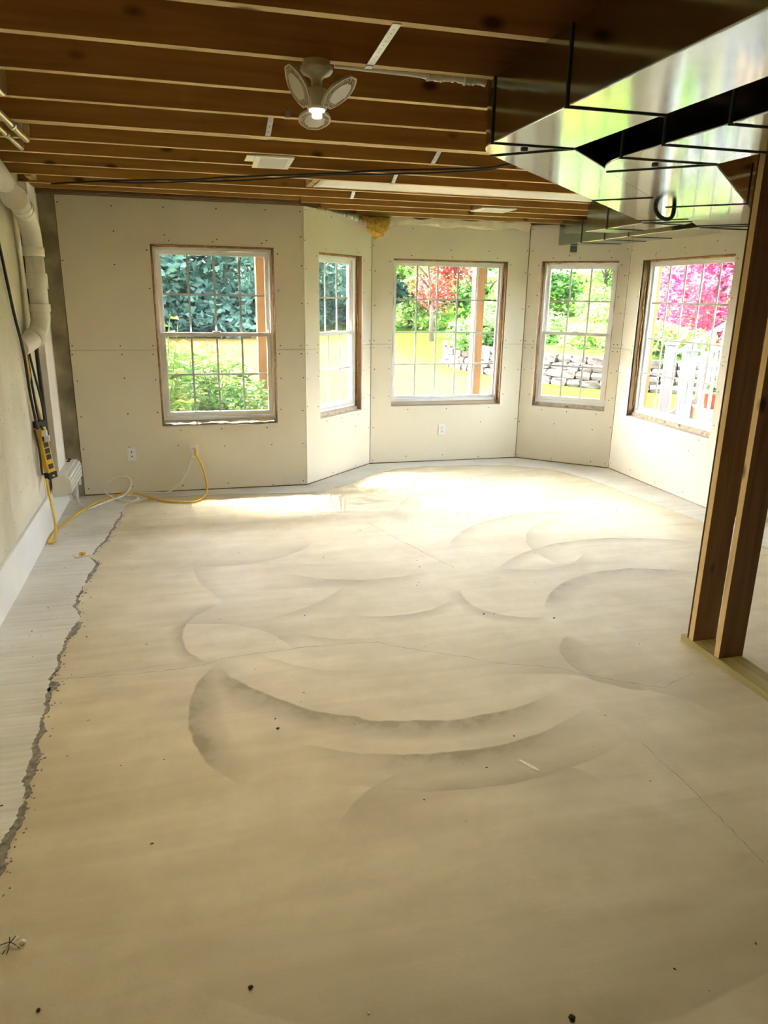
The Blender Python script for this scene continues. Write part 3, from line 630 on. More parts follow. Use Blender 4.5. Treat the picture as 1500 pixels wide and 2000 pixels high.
# ================================================================== DUCTS
ZB, ZT = 2.233, 2.438
def duct(name, x0, w, y_start, y_elbow, x_end, y_end, seams1, seams2, seams3, label, end_cut=0.0):
    root = empty(name, (x0+w/2, y_elbow, ZB), label=label, cat='air duct', group='galvanized ducts under the joists')
    off = Vector((-(x0+w/2), -y_elbow, -ZB)); Mo = Matrix.Translation(off)
    D = Vector((.70710678, .70710678, 0)); Nn = Vector((-.70710678, .70710678, 0))
    def add_section(poly, bw=.0):
        MB().prism(poly, ZB, ZT, lambda u, v, h: Mo @ Vector((u, v, h))).build('duct_section', M['duct'], root, bevel=.004)
    def cleat(p, q, t=.007):
        """dark drive cleat wrapped round the duct across the line p-q"""
        p, q = Vector(p), Vector(q); d = (q-p).normalized(); n = Vector((-d.y, d.x))
        a, b = p-d*.005, q+d*.005
        P = [a-n*t*.5, b-n*t*.5, b+n*t*.5, a+n*t*.5]
        mb = MB(); f = lambda u, v, h: Mo @ Vector((u, v, h))
        mb.prism([tuple(v) for v in P], ZB-.004, ZB, f)
        for c0 in (p, q):
            s = -1 if c0 is p else 1
            Q = [c0-n*t*.5, c0+d*s*.005-n*t*.5, c0+d*s*.005+n*t*.5, c0+n*t*.5]
            mb.prism([tuple(v) for v in Q], ZB-.004, ZT, f)
        mb.build('drive_cleat', M['cleat'], root)
    c = Vector((x0+w, y_elbow))                     # throat of the first elbow
    ys_ = [y_start]+seams1+[y_elbow]
    for a, b in zip(ys_, ys_[1:]): add_section([(x0, a), (x0+w, a), (x0+w, b), (x0, b)])
    for y in seams1+[y_elbow]: cleat((x0, y), (x0+w, y))
    arc = [tuple(c+Vector((math.cos(t), math.sin(t)))*w) for t in [R(180-45*k/8) for k in range(9)]]
    add_section([tuple(c)]+arc)
    o1 = c+Vector((Nn.x, Nn.y))*w                    # left end of the elbow
    dd = Vector((D.x, D.y)); nn = Vector((Nn.x, Nn.y))
    Ld = (x_end-o1.x)/D.x
    ts = [0]+[Ld*f for f in seams2]+[Ld]
    for a, b in zip(ts, ts[1:]): add_section([tuple(o1+dd*a), tuple(c+dd*a), tuple(c+dd*b), tuple(o1+dd*b)])
    for t in ts: cleat(tuple(o1+dd*t), tuple(c+dd*t))
    c2 = o1+dd*Ld                                    # throat of the second elbow (left side)
    arc = [tuple(c2+Vector((math.cos(t), math.sin(t)))*w) for t in [R(-45+45*k/8) for k in range(9)]]
    add_section([tuple(c2)]+arc)
    ys_ = [c2.y]+seams3+[y_end]
    for a, b in zip(ys_, ys_[1:]): add_section([(c2.x, a), (c2.x+w, a), (c2.x+w, b-(end_cut if b == y_end else 0)), (c2.x, b)])
    for y in ys_[:-1]: cleat((c2.x, y), (c2.x+w, y))
    # round plug under the first elbow
    pc = c+Vector((math.cos(R(158)), math.sin(R(158))))*w*.55
    MB().lathe([(0, -.008), (.012, -.008), (.014, -.002), (.014, .001)], 14, Mo @ Matrix.Translation((pc.x, pc.y, ZB))).build('test_plug', M['dark_plastic'], root)
    return root
duct('air_duct', 1.06, .31, -2.98, 2.59, 3.11, 5.56, [.55, 2.06], [.52, .94], [5.25], 'narrow galvanized duct with rounded elbow, nearer the middle of the ceiling')
duct('air_duct', 1.62, .42, -2.98, 2.68, 3.655, 7.05, [.9, 2.09, 2.42], [.5, .95], [5.81, 6.19, 6.60], 'wider galvanized duct with bends, nearer the bare wall studs', end_cut=.34)
tag(MB().tube(smooth_path([(2.62, 3.90, 2.30), (2.60, 3.89, 2.22), (2.63, 3.88, 2.175), (2.69, 3.89, 2.165), (2.74, 3.92, 2.20), (2.75, 3.94, 2.30)], 6), .012, 8).build('cable_loop', M['black']), 'black cable loop hanging in the gap between the two ducts', 'cable')
boxo('duct_bracket', (3.76, 6.98, 2.17), (3.83, 7.0, 2.23), M['dark_plastic'], label='small black bracket hanging under the far end of the wide duct', cat='bracket', bevel=.004)

# ================================================================== STUD PARTITION
sw = empty('stud_wall', (2.50, 2.4, 0), label='unfinished partition of two bare wooden studs on a treated bottom plate', cat='stud wall')
oW = Matrix.Translation((-2.50, -2.4, 0))
MB().box((2.432, -1.5, .0), (2.572, 2.975, .038), oW).build('bottom_plate', M['treated'], sw, bevel=.003)
for y0 in (2.885, 2.69):
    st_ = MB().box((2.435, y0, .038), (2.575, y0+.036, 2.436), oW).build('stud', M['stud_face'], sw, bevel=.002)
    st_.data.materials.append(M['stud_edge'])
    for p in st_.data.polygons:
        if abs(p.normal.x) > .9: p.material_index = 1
MB().box((2.434, 2.925, .038), (2.572, 2.93, 2.436), oW).build('backer_strip', M['rim'], sw)
MB().box((2.432, -1.5, 2.40), (2.572, 2.60, 2.438), oW).build('top_plate', M['stud'], sw)

# ================================================================== LEFT WALL THINGS
# white boxed post
po = MB().box((XL+.001, 5.90, .385), (-1.004, 6.20, 2.438)).build('boxed_post', M['white_paint'], bevel=.003, label='tall white boxed post beside the left concrete wall', cat='post')
# PVC drain pipe: path runs along the wall, drops, then bends into the concrete
pv = empty('drain_pipe', (-.965, 5.65, 1.4), label='fat white plastic drain pipe dropping along the left concrete wall', cat='pipe')
def lp(pts): return [Vector(p)-Vector((-.965, 5.65, 1.4)) for p in pts]
PR = .060
bot = [(-.965, 5.65, 1.60), (-.966, 5.64, 1.53), (-.975, 5.61, 1.47), (-.995, 5.56, 1.425), (-1.03, 5.49, 1.385), (-1.075, 5.42, 1.355)]
top = [(-.965, 5.65, 1.98), (-.965, 5.64, 2.06), (-.965, 5.60, 2.13), (-.965, 5.52, 2.19), (-.965, 5.40, 2.235)]
MB().tube(lp([(-.965, 5.65, 1.60), (-.965, 5.65, 1.98)]), PR, 24).build('pipe_section', M['pvc'], pv)
MB().tube(lp(smooth_path(bot, 5)), PR+.003, 24).build('lower_elbow', M['pvc'], pv)
MB().tube(lp(smooth_path(top, 5)), PR+.003, 24).build('upper_elbow', M['pvc'], pv)
MB().tube(lp([(-.965, 5.40, 2.235), (-.965, 4.55, 2.39)]), PR, 24).build('pipe_section', M['pvc'], pv)
def collar(p, d, ln=.06, r=PR+.009):
    p = Vector(p); d = Vector(d).normalized()
    MB().tube(lp([p-d*ln*.5, p+d*ln*.5]), r, 24).build('coupling', M['pvc'], pv, bevel=.002)
collar((-.965, 5.65, 1.97), (0, 0, 1)); collar((-.965, 5.65, 1.78), (0, 0, 1), .10); collar((-.965, 5.65, 1.605), (0, 0, 1), .05)
collar((-1.0, 5.545, 1.415), (-.35, -.72, -.35), .05); collar((-.965, 5.47, 2.215), (0, -1, .3), .06); collar((-.965, 5.30, 2.255), (0, -1, .18), .07)
MB().tube(lp([(-.965, 5.16, 2.28), (-.925, 4.98, 2.24)]), PR+.006, 24).build('branch_stub', M['pvc'], pv)
MB().tube(lp([(-.925, 4.98, 2.24), (-.921, 4.965, 2.2367)]), PR+.012, 24).build('clean_out_cap', M['pvc'], pv, bevel=.003)

# tinned water pipes at ceiling, upper left
def wpipe(pts, r, label):
    o = Vector(pts[0]); root = empty('water_pipe', o, label=label, cat='pipe', group='thin metal pipes at upper left')
    q = [Vector(p)-o for p in pts]
    MB().tube(smooth_path(q, 5), r, 14).build('pipe_run', M['pipe_metal'], root)
    d = (q[1]-q[0]).normalized(); m_ = q[0]+(q[1]-q[0])*.90
    MB().tube([m_-d*.03, m_+d*.03], r*1.25, 14).build('solder_sleeve', M['pipe_metal'], root)
wpipe([(-.655, 2.4, 2.385), (-.660, 3.85, 2.385), (-.660, 4.0, 2.39), (-.662, 4.035, 2.42), (-.662, 4.04, 2.56)], .014, 'thicker thin-walled metal pipe under the joists, second from the left edge')
wpipe([(-.712, 2.4, 2.38), (-.720, 4.05, 2.38), (-.722, 4.2, 2.385), (-.723, 4.25, 2.41), (-.723, 4.255, 2.56)], .011, 'slimmer metal pipe reaching furthest toward the back wall under the joists')
wpipe([(-.575, 2.0, 2.375), (-.573, 2.95, 2.375), (-.572, 3.1, 2.38), (-.572, 3.13, 2.41), (-.572, 3.135, 2.56)], .011, 'short end of metal pipe topmost at the left edge under the joists')

# baseboard heater
he = empty('baseboard_heater', (-.97, 6.0, .22), label='short white baseboard heater mounted low under the boxed post', cat='heater')
oH = Matrix.Translation((.97, -6.0, -.22)); y0, y1 = 5.76, 6.36
prof = [(-1.041, .225), (-.92, .225), (-.905, .245), (-.905, .345), (-.935, .385), (-1.041, .385)]
MB().prism(prof, y0, y0+.018, lambda u, v, h: oH @ Vector((u, h, v))).build('end_panel', M['cream_metal'], he, bevel=.002)
MB().prism(prof, y1-.018, y1, lambda u, v, h: oH @ Vector((u, h, v))).build('end_panel', M['cream_metal'], he, bevel=.002)
MB().box((-1.041, y0+.018, .225), (-.94, y1-.018, .375), oH).build('body', M['cream_metal'], he)
for k in range(4):
    z = .248+k*.034
    MB().box((-.938, y0+.018, z), (-.908-.004*max(0, k-2), y1-.018, z+.024), oH).build('louver', M['cream_metal'], he, bevel=.002)
MB().box((-1.035, y0+.018, .378), (-.942, y1-.018, .386), oH).build('top_panel', M['cream_metal'], he)
for y in (y0+.04, y1-.05): MB().box((-.935, y, .175), (-.915, y+.02, .226), oH).build('foot', M['cream_metal'], he)
for y in (6.25, 6.32): MB().box((-1.0, y, .386), (-.975, y+.02, .395), oH).build('clip', M['black'], he)
MB().box((-.9046, y0-.0006, .238), (-.936, y0, .246), oH).build('name_plate', M['steel'], he)

# yellow metal power strip on the concrete
ps = empty('power_strip', (-1.012, 5.50, .64), label='yellow metal power strip with black ends hung on the concrete wall', cat='power strip')
ps.rotation_euler = (R(7), 0, R(-42))
MB().box((-.026, -.032, -.165), (.022, .032, .165)).build('housing', M['yellow_paint'], ps, bevel=.004)
MB().box((-.028, -.037, .165), (.027, .037, .212)).build('end_cap', M['black'], ps, bevel=.006)
MB().box((-.028, -.037, -.212), (.027, .037, -.165)).build('end_cap', M['black'], ps, bevel=.006)
for z in (.085, .04, -.005, -.05, -.12): MB().box((.022, -.019, z-.018), (.0255, .019, z+.018)).build('socket', M['dark_plastic'], ps, bevel=.002)
MB().box((.022, -.012, .125), (.028, .012, .150)).build('switch', M['dark_plastic'], ps, bevel=.002)
MB().lathe([(0, .004), (.007, .004), (.008, 0)], 12, Matrix.Translation((.027, 0, -.19)) @ Matrix.Rotation(R(90), 4, 'Y')).build('mount_screw', M['yellow_paint'], ps)
wp = MB().box((-1.01, 5.43, .745), (-.975, 5.46, .79)).box((-1.0, 5.44, .705), (-.965, 5.475, .75)).build('white_plug', M['white_cord'], bevel=.005, label='white plug adapter pushed into the top of the yellow power strip', cat='plug')

def cable(name, pts, r, m, label, cat='cable', group=None, sub=8):
    return MB().tube(smooth_path(pts, sub), r, 8).build(name, m, label=label, cat=cat, group=group)
# cables that drop out behind the drain pipe
cable('black_cable', [(-1.045, 4.75, 2.43), (-1.045, 4.88, 2.25), (-1.045, 5.05, 1.95), (-1.045, 5.2, 1.6), (-1.045, 5.33, 1.38), (-1.045, 5.37, 1.25), (-1.045, 5.40, 1.05), (-1.035, 5.42, .88), (-1.03, 5.43, .80)], .009, M['black'], 'black cable running from the ceiling down the concrete to the power strip')
cable('black_cable', [(-1.05, 5.46, 1.37), (-1.04, 5.46, 1.15), (-1.03, 5.465, .95), (-1.02, 5.47, .84), (-1.0, 5.45, .79)], .008, M['black'], 'black cable dropping straight from pipe end into the white plug')
cable('black_cable', [(-1.05, 5.52, 1.36), (-1.04, 5.60, 1.15), (-1.03, 5.68, .95), (-1.03, 5.72, .75), (-1.035, 5.70, .58), (-1.04, 5.66, .52)], .008, M['black'], 'black cable bowing out to the right of the power strip')
cable('black_cable', [(-1.052, 5.80, 2.40), (-1.052, 5.82, 1.8), (-1.052, 5.84, 1.0), (-1.052, 5.86, .42), (-1.052, 5.862, .29)], .016, M['black'], 'thick black conduit along the left side of the white post')
cable('black_cable', [(-1.045, 5.40, .80), (-1.03, 5.40, .65), (-1.035, 5.42, .52), (-1.04, 5.46, .47)], .008, M['black'], 'black cable looping down the left side of the power strip')
cable('yellow_cable', [(-1.05, 5.44, 1.36), (-1.045, 5.45, 1.18), (-1.035, 5.50, 1.0), (-1.025, 5.545, .88), (-1.02, 5.555, .83)], .007, M['yellow'], 'yellow cable hanging above the power strip')
cable('yellow_cable', [(-1.055, 5.40, 1.36), (-1.052, 5.40, 1.2), (-1.05, 5.43, 1.0), (-1.045, 5.45, .86)], .006, M['yellow'], 'thinner yellow cable tucked behind the black cables on the concrete')
# yellow extension cord from the strip along the floor to the outlet
cable('extension_cord', [(-1.02, 5.46, .44), (-1.015, 5.46, .36), (-1.0, 5.45, .22), (-.985, 5.40, .10), (-.985, 5.33, .03), (-1.005, 5.29, .012), (-1.03, 5.32, .012), (-1.028, 5.45, .012), (-1.0, 5.68, .012), (-.95, 5.92, .012), (-.86, 6.22, .012), (-.76, 6.44, .012), (-.64, 6.52, .02), (-.535, 6.545, .022), (-.40, 6.44, .012), (-.268, 6.282, .012), (-.14, 6.20, .012), (-.014, 6.19, .012), (.065, 6.33, .014), (.10, 6.46, .04), (.092, 6.5, .16), (.06, 6.53, .27), (.02, 6.56, .352)], .0085, M['yellow'], 'yellow extension cord running over the floor to the back wall outlet', 'cord')
cable('appliance_cord', [(-.93, 6.20, .20), (-.945, 6.25, .09), (-.94, 6.30, .02), (-.90, 6.21, .012), (-.85, 6.16, .012), (-.78, 6.27, .012), (-.70, 6.38, .014), (-.60, 6.46, .03), (-.55, 6.50, .09), (-.545, 6.52, .15), (-.60, 6.53, .178), (-.68, 6.53, .16), (-.755, 6.53, .10), (-.76, 6.52, .05), (-.70, 6.47, .014), (-.60, 6.33, .012), (-.53, 6.31, .012), (-.485, 6.38, .012), (-.50, 6.46, .014), (-.58, 6.50, .012), (-.50, 6.56, .014), (-.36, 6.565, .012), (-.23, 6.565, .014), (-.13, 6.57, .09), (-.06, 6.57, .20), (-.03, 6.565, .29), (0, 6.56, .36)], .0075, M['white_cord'], 'white cord looped on the floor below the outlets', 'cord')

# outlets
def outlet(T, u, z, label, duplex=True):
    root = empty('wall_outlet', T @ Vector((u, -.001, z)), label=label, cat='outlet', group='wall outlets')
    rot = T.to_3x3().to_4x4()
    MB().box((-.036, -.006, -.058), (.036, 0, .058), rot).build('cover_plate', M['white_paint'], root, bevel=.002)
    for dz in (-.02, .02):
        if duplex:
            MB().prism([(.017*math.cos(t)*1.0, dz+.0145*math.sin(t)) for t in [k*math.pi/8 for k in range(16)]], -.0075, -.006, lambda p, q, h: rot @ Vector((p, h, q))).build('receptacle', M['white_cord'], root)
            sl = MB()
            for du in (-.006, .006): sl.box((du-.0012, -.0079, dz-.002), (du+.0012, -.0074, dz+.008), rot)
            sl.build('slot', M['black'], root)
        else:
            MB().prism([(.0055*math.cos(t), dz+.0075*math.sin(t)-.0) for t in [k*math.pi/5 for k in range(10)]], -.0075, -.006, lambda p, q, h: rot @ Vector((p, h, q))).build('jack', M['dark_plastic'], root)
    MB().prism([(.003*math.cos(t), .003*math.sin(t)) for t in [k*math.pi/4 for k in range(8)]], -.0072, -.006, lambda p, q, h: rot @ Vector((p, h, q))).build('plate_screw', M['steel'], root)
outlet(T1, -.52, .36, 'white wall plate with two dark holes, left of the plugged-in outlet', False)
outlet(T1, .008, .368, 'white wall outlet with a yellow and a white cord plugged in')
outlet(T3, 2.602-C2.x, .35, 'white duplex outlet under the wide bay window')
for nm, x, m_, lb in (('cord_plug', -.004, 'white_cord', 'white plug in the back wall outlet'), ('cord_plug', .018, 'yellow', 'yellow plug end in the back wall outlet')):
    MB().box((x-.011, 6.545, .335), (x+.011, 6.593, .385)).build(nm, M[m_], bevel=.004, label=lb, cat='plug')

# ================================================================== CEILING THINGS
# folding three-panel garage lamp in a porcelain holder
la = empty('panel_lamp', (.455, 2.622, HT), label='white three-panel lamp in a round holder under the joists', cat='ceiling lamp')
MB().lathe([(0, 0), (.044, 0), (.044, -.016), (.052, -.020), (.053, -.028), (.046, -.038), (.026, -.046), (.019, -.054), (.017, -.078), (0, -.078)], 32).build('lamp_holder', M['lamp_white'], la)
MB().lathe([(0, -.076), (.019, -.076), (.030, -.080), (.034, -.088), (.034, -.132), (.031, -.140), (0, -.140)], 32).build('heat_sink', M['lamp_white'], la)
MB().lathe([(0, -.138), (.026, -.138), (.026, -.146), (.017, -.148), (.017, -.163), (.014, -.166), (0, -.166)], 24).build('center_diffuser', M['lit'], la)
fill_light_d = bpy.data.lights.new('lamp_fill', 'AREA'); fill_light_d.shape = 'DISK'; fill_light_d.size = .03; fill_light_d.energy = .70; fill_light_d.color = (1.0, .82, .44); fill_light_d.spread = R(176)  # added warm fill to brighten the floor, hung just below the lamp
fill_light = bpy.data.objects.new('lamp_fill', fill_light_d); COL.objects.link(fill_light); fill_light.location = (.455, 2.622, HT-.168)
def lamp_panel(ang, tilt):
    """leaf-shaped wing: rim, lattice of ribs and an inner diffuser"""
    Mx = Matrix.Rotation(ang, 4, 'Z') @ Matrix.Translation((.034, 0, -.135)) @ Matrix.Rotation(tilt, 4, 'Y')
    L, W = .128, .055
    def half(t): return W*max(.12, math.sin(math.pi*(.10+.84*t)))**.7
    out = [(L*t, half(t)) for t in [k/12 for k in range(13)]]; outl = out+[(x, -y) for x, y in reversed(out)]
    f = lambda u, v, h: Mx @ Vector((u, v, h))
    pan = empty('wing', (0, 0, 0), parent=la)
    mb = MB(); n = len(outl)
    inn = [(L*.5+(x-L*.5)*.93, y*.90) for x, y in outl]
    for a in range(n):
        b = (a+1) % n
        mb.prism([outl[a], outl[b], inn[b], inn[a]], -.004, .004, f)
    mb.build('rim', M['lamp_white'], pan)
    rb = MB()
    for k in range(-9, 10):
        for s in (-1, 1):
            # diagonal ribs clipped to the wing outline
            p = []
            for i in range(41):
                t = i/40; x = L*t; y = s*(x-L*.5)*.75+k*.0125
                if abs(y) < half(t)*.93: p.append((x, y))
            if len(p) > 2:
                a, b = Vector(p[0]), Vector(p[-1]); d = (b-a).normalized(); q = Vector((-d.y, d.x))*.0011
                rb.prism([tuple(a-q), tuple(b-q), tuple(b+q), tuple(a+q)], -.002, .002, f)
    rb.build('lattice', M['lamp_white'], pan)
    dif = [(L*.5+(x-L*.5)*.62, y*.62) for x, y in outl]
    MB().prism(dif, -.0065, .003, f).build('diffuser', M['diffuser'], pan)
for a, t in ((R(-42), R(-36)), (R(-163), R(-58)), (R(85), R(14))): lamp_panel(a, t)

def register(x, y, wx, wy, rz, label, dz=0.0):
    root = empty('air_register', (x, y, HT-.004+dz), rz, label=label, cat='air vent', group='white ceiling registers between joists')
    f_ = MB()
    for (a, b, c, d) in ((-wx, wx, -wy, -wy+.035), (-wx, wx, wy-.035, wy), (-wx, -wx+.03, -wy+.035, wy-.035), (wx-.03, wx, -wy+.035, wy-.035)):
        f_.box((a, c, -.010), (b, d, 0))
    f_.build('frame', M['register'], root, bevel=.002)
    n = 11
    for k in range(n):
        yy = -wy+.045+(2*wy-.09)*k/(n-1)
        MB().box((-wx+.03, -.012, -.0012), (wx-.03, .012, .0012), Matrix.Translation((0, yy, -.004)) @ Matrix.Rotation(R(-24), 4, 'X')).build('louver', M['register'], root)
    MB().box((-wx+.01, -wy+.02, 0.0), (wx-.01, wy-.02, .09)).build('boot', M['steel'], root)
    return root
register(.525, 4.50, .105, .19, R(-2), 'white air register near the middle of the joists, closer to the lamp')
register(2.57, 6.17, .15, .145, 0, 'white air register over the bay, in front of the wide window')
boxo('register_flange', (.37, 4.33, HT-.009), (.43, 4.52, HT-.005), M['register'], label='loose white flange strip beside the nearer air register', cat='flange')

# white sheet panning one joist bay
ws = MB(); nx, ny = 44, 4; r_ = random.Random(21)
for i in range(nx+1):
    for j in range(ny+1):
        x = .925+2.19*i/nx; y = 5.117+.41*j/ny
        ws.v.append((x, y, 2.452+.008*math.sin(i*.55)*math.sin(math.pi*j/ny)+r_.uniform(-.001, .001)))
ws.f = [(i*(ny+1)+j, (i+1)*(ny+1)+j, (i+1)*(ny+1)+j+1, i*(ny+1)+j+1) for i in range(nx) for j in range(ny)]; ws.sm = [True]*len(ws.f)
pan = ws.build('white_sheet', M['white_paint'], label='long white sheet closing one joist bay before the bay windows', cat='sheet')
so = pan.modifiers.new('solid', 'SOLIDIFY'); so.thickness = .002

# bridging straps
def strap(p0, p1, w, label, wrap=True):
    p0, p1 = Vector(p0), Vector(p1); d = (p1-p0).normalized(); s = Vector((1, 0, 0)); s = (s-d*s.dot(d)).normalized(); n = d.cross(s)
    root = empty('metal_strap', p1, label=label, cat='strap', group='perforated metal straps on the joists')
    mb = MB(); t = .0012; a, b = p0-p1, Vector((0, 0, 0))
    mb.add([a-s*w-n*t, a+s*w-n*t, b+s*w-n*t, b-s*w-n*t, a-s*w+n*t, a+s*w+n*t, b+s*w+n*t, b-s*w+n*t], ((0, 3, 2, 1), (4, 5, 6, 7), (0, 1, 5, 4), (1, 2, 6, 5), (2, 3, 7, 6), (3, 0, 4, 7)))
    mb.build('band', M['steel'], root)
    if wrap: MB().box((-w, -.002, -.0035), (w, .034, -.001)).build('bent_tab', M['steel'], root)
    h = MB(); L = (p1-p0).length; k = .03
    while k < L-.01:
        c = -d*k
        for sg in (-1, 1):
            q = c+n*sg*(t+.0004)
            h.add([q+(s*math.cos(i*1.0472)+d*math.sin(i*1.0472))*.003 for i in range(6)], [(0, 1, 2, 3, 4, 5)])
        k += .035
    h.build('holes', M['black'], root, kind='stuff')
strap((.610, 2.218, HT-.002), (.628, 2.604, HT-.002), .0125, 'metal strap crossing between the two nearest joists right of the lamp')
strap((.455, 3.46, 2.62), (.470, 3.414, HT), .0125, 'short metal strap just under the lamp wings')
strap((.452, 3.47, 2.66), (.430, 3.850, HT), .0125, 'metal strap left of and below the lamp on the doubled joist')
strap((1.45, 3.95, 2.66), (1.40, 4.280, HT), .0125, 'metal strap beside the elbow of the narrow duct')
strap((1.40, 4.73, 2.66), (1.385, 5.07, HT), .012, 'metal strap above the white sheet in the joist bay')
strap((1.31, 5.6, 2.66), (1.295, 5.935, HT), .0125, 'metal strap above the torn insulation')
strap((2.05, 3.95, 2.62), (1.90, 4.20, HT+.0), .0125, 'metal strap tucked behind the elbow of the narrow duct')

# wiring stapled across the joists
cable('ceiling_cable', [(-.837, 5.85, 2.425), (-.347, 5.535, 2.43), (.079, 5.30, 2.424), (.329, 5.113, 2.428), (.883, 4.732, 2.424), (1.184, 4.539, 2.43), (1.581, 4.313, 2.428), (1.765, 4.14, 2.43), (1.90, 4.08, 2.50), (2.0, 4.06, 2.62)], .006, M['black'], 'upper black cable slung diagonally across the joists')
cable('ceiling_cable', [(-.50, 5.66, 2.432), (-.25, 5.56, 2.422), (.09, 5.33, 2.418), (.36, 5.16, 2.414), (.90, 4.76, 2.421), (1.2, 4.56, 2.414), (1.6, 4.35, 2.42), (1.78, 4.17, 2.431), (1.93, 4.11, 2.50), (2.02, 4.10, 2.62)], .005, M['black'], 'lower black cable slung diagonally across the joists')
# wrapped white sleeve tied along the second joist
pts = [(.52, 2.655, 2.443), (.66, 2.655, 2.441), (.80, 2.653, 2.438), (.86, 2.65, 2.432), (.93, 2.652, 2.437), (.98, 2.648, 2.43), (1.02, 2.652, 2.436), (1.05, 2.65, 2.43)]
sl = empty('wrapped_sleeve', pts[0], label='white plastic-wrapped sleeve tied along a joist beside the narrow duct', cat='sleeve')
q = [Vector(p)-Vector(pts[0]) for p in smooth_path(pts, 5)]; r_ = random.Random(3)
MB().tube(q, [.010+(.004 if i > 12 else 0)*r_.random() for i in range(len(q))], 10).build('wrap', M['wrap'], sl)
for i in (13, 17, 20, 24, 28): MB().tube([q[i]-Vector((.003, 0, 0)), q[i]+Vector((.003, 0, 0))], .0155, 10).build('tie', M['wrap'], sl)

# insulation over the bay wall
def rag(name, pts, thick, m_, label, cat, seed, amp=.02, seg=3):
    """irregular slab swept along pts, each (position, half width vector, drop)"""
    r_ = random.Random(seed); mb = MB(); rows_ = []
    for (p, h, drop) in pts:
        p, h = Vector(p), Vector(h)
        for t in (-1, -.4, .3, 1): mb.v.append(tuple(p+h*t+Vector((r_.uniform(-amp, amp)*.4, r_.uniform(-amp, amp)*.4, -drop*(1-abs(t))+r_.uniform(-amp, amp)*.5))))
    n = len(pts); mb.f = [(i*4+j, i*4+j+1, i*4+j+5, i*4+j+4) for i in range(n-1) for j in range(3)]; mb.sm = [True]*len(mb.f)
    o = mb.build(name, m_, label=label, cat=cat); s = o.modifiers.new('solid', 'SOLIDIFY'); s.thickness = thick
    ss = o.modifiers.new('sub', 'SUBSURF'); ss.levels = 1; ss.render_levels = 2
    return o
n = 18
rag('insulation_facing', [((1.95+1.52*k/n, 7.325+.012*math.sin(k*2.3), 2.424-.008*math.sin(k*1.9)), (0, -.012, .036+.010*math.sin(k*1.1)), .004) for k in range(n+1)], .008, M['kraft'], 'crumpled kraft paper of insulation above the wide bay window', 'insulation', 31)
bat = MB(); r_ = random.Random(9)
o_ = Vector((1.78, 7.12, 2.315))
prof = [(-.13, .11), (.13, .105), (.115, .03), (.06, -.06), (.02, -.075), (-.05, -.03), (-.12, .07)]
nn_ = 5
for j in range(nn_):
    for (u, w_) in prof: bat.v.append((u+r_.uniform(-.008, .008), -.05+.10*j/(nn_-1)+r_.uniform(-.01, .01), w_+r_.uniform(-.006, .006)))
m_ = len(prof); bat.f = [(j*m_+k, j*m_+(k+1) % m_, (j+1)*m_+(k+1) % m_, (j+1)*m_+k) for j in range(nn_-1) for k in range(m_)]+[tuple(range(m_-1, -1, -1)), tuple(range((nn_-1)*m_, nn_*m_))]
bat.sm = [True]*len(bat.f)
ib_ = empty('insulation_batt', o_, label='torn orange glass wool batt drooping over the bay corner', cat='insulation')
bat.build('wool', M['insul'], ib_)
rf = MB(); r_ = random.Random(12)
for k in range(26):
    t = k/25
    for q_ in (0, 1): rf.v.append((-.62+.56*t+r_.uniform(-.008, .008)-.012*q_, -.435+.535*t+r_.uniform(-.008, .008)-.03*q_, .128-q_*(.012+.05*t*t+r_.uniform(0, .02))))
rf.f = [(2*k, 2*k+1, 2*k+3, 2*k+2) for k in range(25)]; rf.sm = [True]*25
fc = rf.build('torn_facing', M['kraft'], ib_); s_ = fc.modifiers.new('solid', 'SOLIDIFY'); s_.thickness = .006
fz = MB()
for k in range(40):
    t = r_.random(); p = Vector((-.40+.44*t, -.27+.32*t, .11-.10*t*t)); fz.tube([p, p+Vector((r_.uniform(-.03, .03), r_.uniform(-.03, .03), r_.uniform(-.05, -.005)))], .004, 5)
fz.build('shreds', M['wrap'], ib_, kind='stuff')
cable('paper_scrap', [(2.04, 7.33, 2.415), (2.02, 7.33, 2.385), (1.985, 7.335, 2.355), (1.96, 7.34, 2.335)], .008, M['kraft'], 'curled paper scrap hanging above the left of the wide window', 'scrap')

# ================================================================== FLOOR BITS
mt = empty('mouse_trap', (-.768, 4.99, .005), R(25), label='small mouse trap with a yellow tray on the pale floor strip', cat='mouse trap')
MB().box((-.045, -.025, 0), (.045, .025, .007)).build('wooden_base', M['debris_pale'], mt, bevel=.001)
MB().box((-.012, -.018, .008), (.025, .018, .022)).build('bait_tray', M['yellow_paint'], mt, bevel=.004)
MB().tube(smooth_path([(-.005, -.022, .009), (.0, -.02, .02), (.0, .02, .02), (-.005, .022, .009)], 4), .002, 6).build('spring_bar', M['clay'], mt)
def pebble(x, y, r, m_, label, seed, group='debris crumbs on the slab'):
    r_ = random.Random(seed); mb = MB(); n = 7; vs_ = []
    for j in range(1, 4):
        for k in range(n):
            a = 2*math.pi*k/n; rr = r*math.sin(math.pi*j/4)*r_.uniform(.65, 1.2); vs_.append((rr*math.cos(a), rr*math.sin(a)*1.0, r*.55*(1-math.cos(math.pi*j/4))*.9))
    fs = [(j*n+k, j*n+(k+1) % n, (j+1)*n+(k+1) % n, (j+1)*n+k) for j in range(2) for k in range(n)]+[tuple(range(n-1, -1, -1)), tuple(range(2*n, 3*n))]
    o = mb.add(vs_, fs, True).build('debris_crumb', m_, loc=(x, y, 0), label=label, cat='debris', group=group)
    return o
pebble(.064, 1.487, .007, M['debris'], 'round dark crumb on the slab, largest near the bottom edge', 1)
pebble(-.453, 1.551, .006, M['debris'], 'dark crumb on the slab near the lower left corner', 2)
pebble(.343, 1.345, .004, M['debris_pale'], 'pale crumb at the bottom edge of the slab', 3)
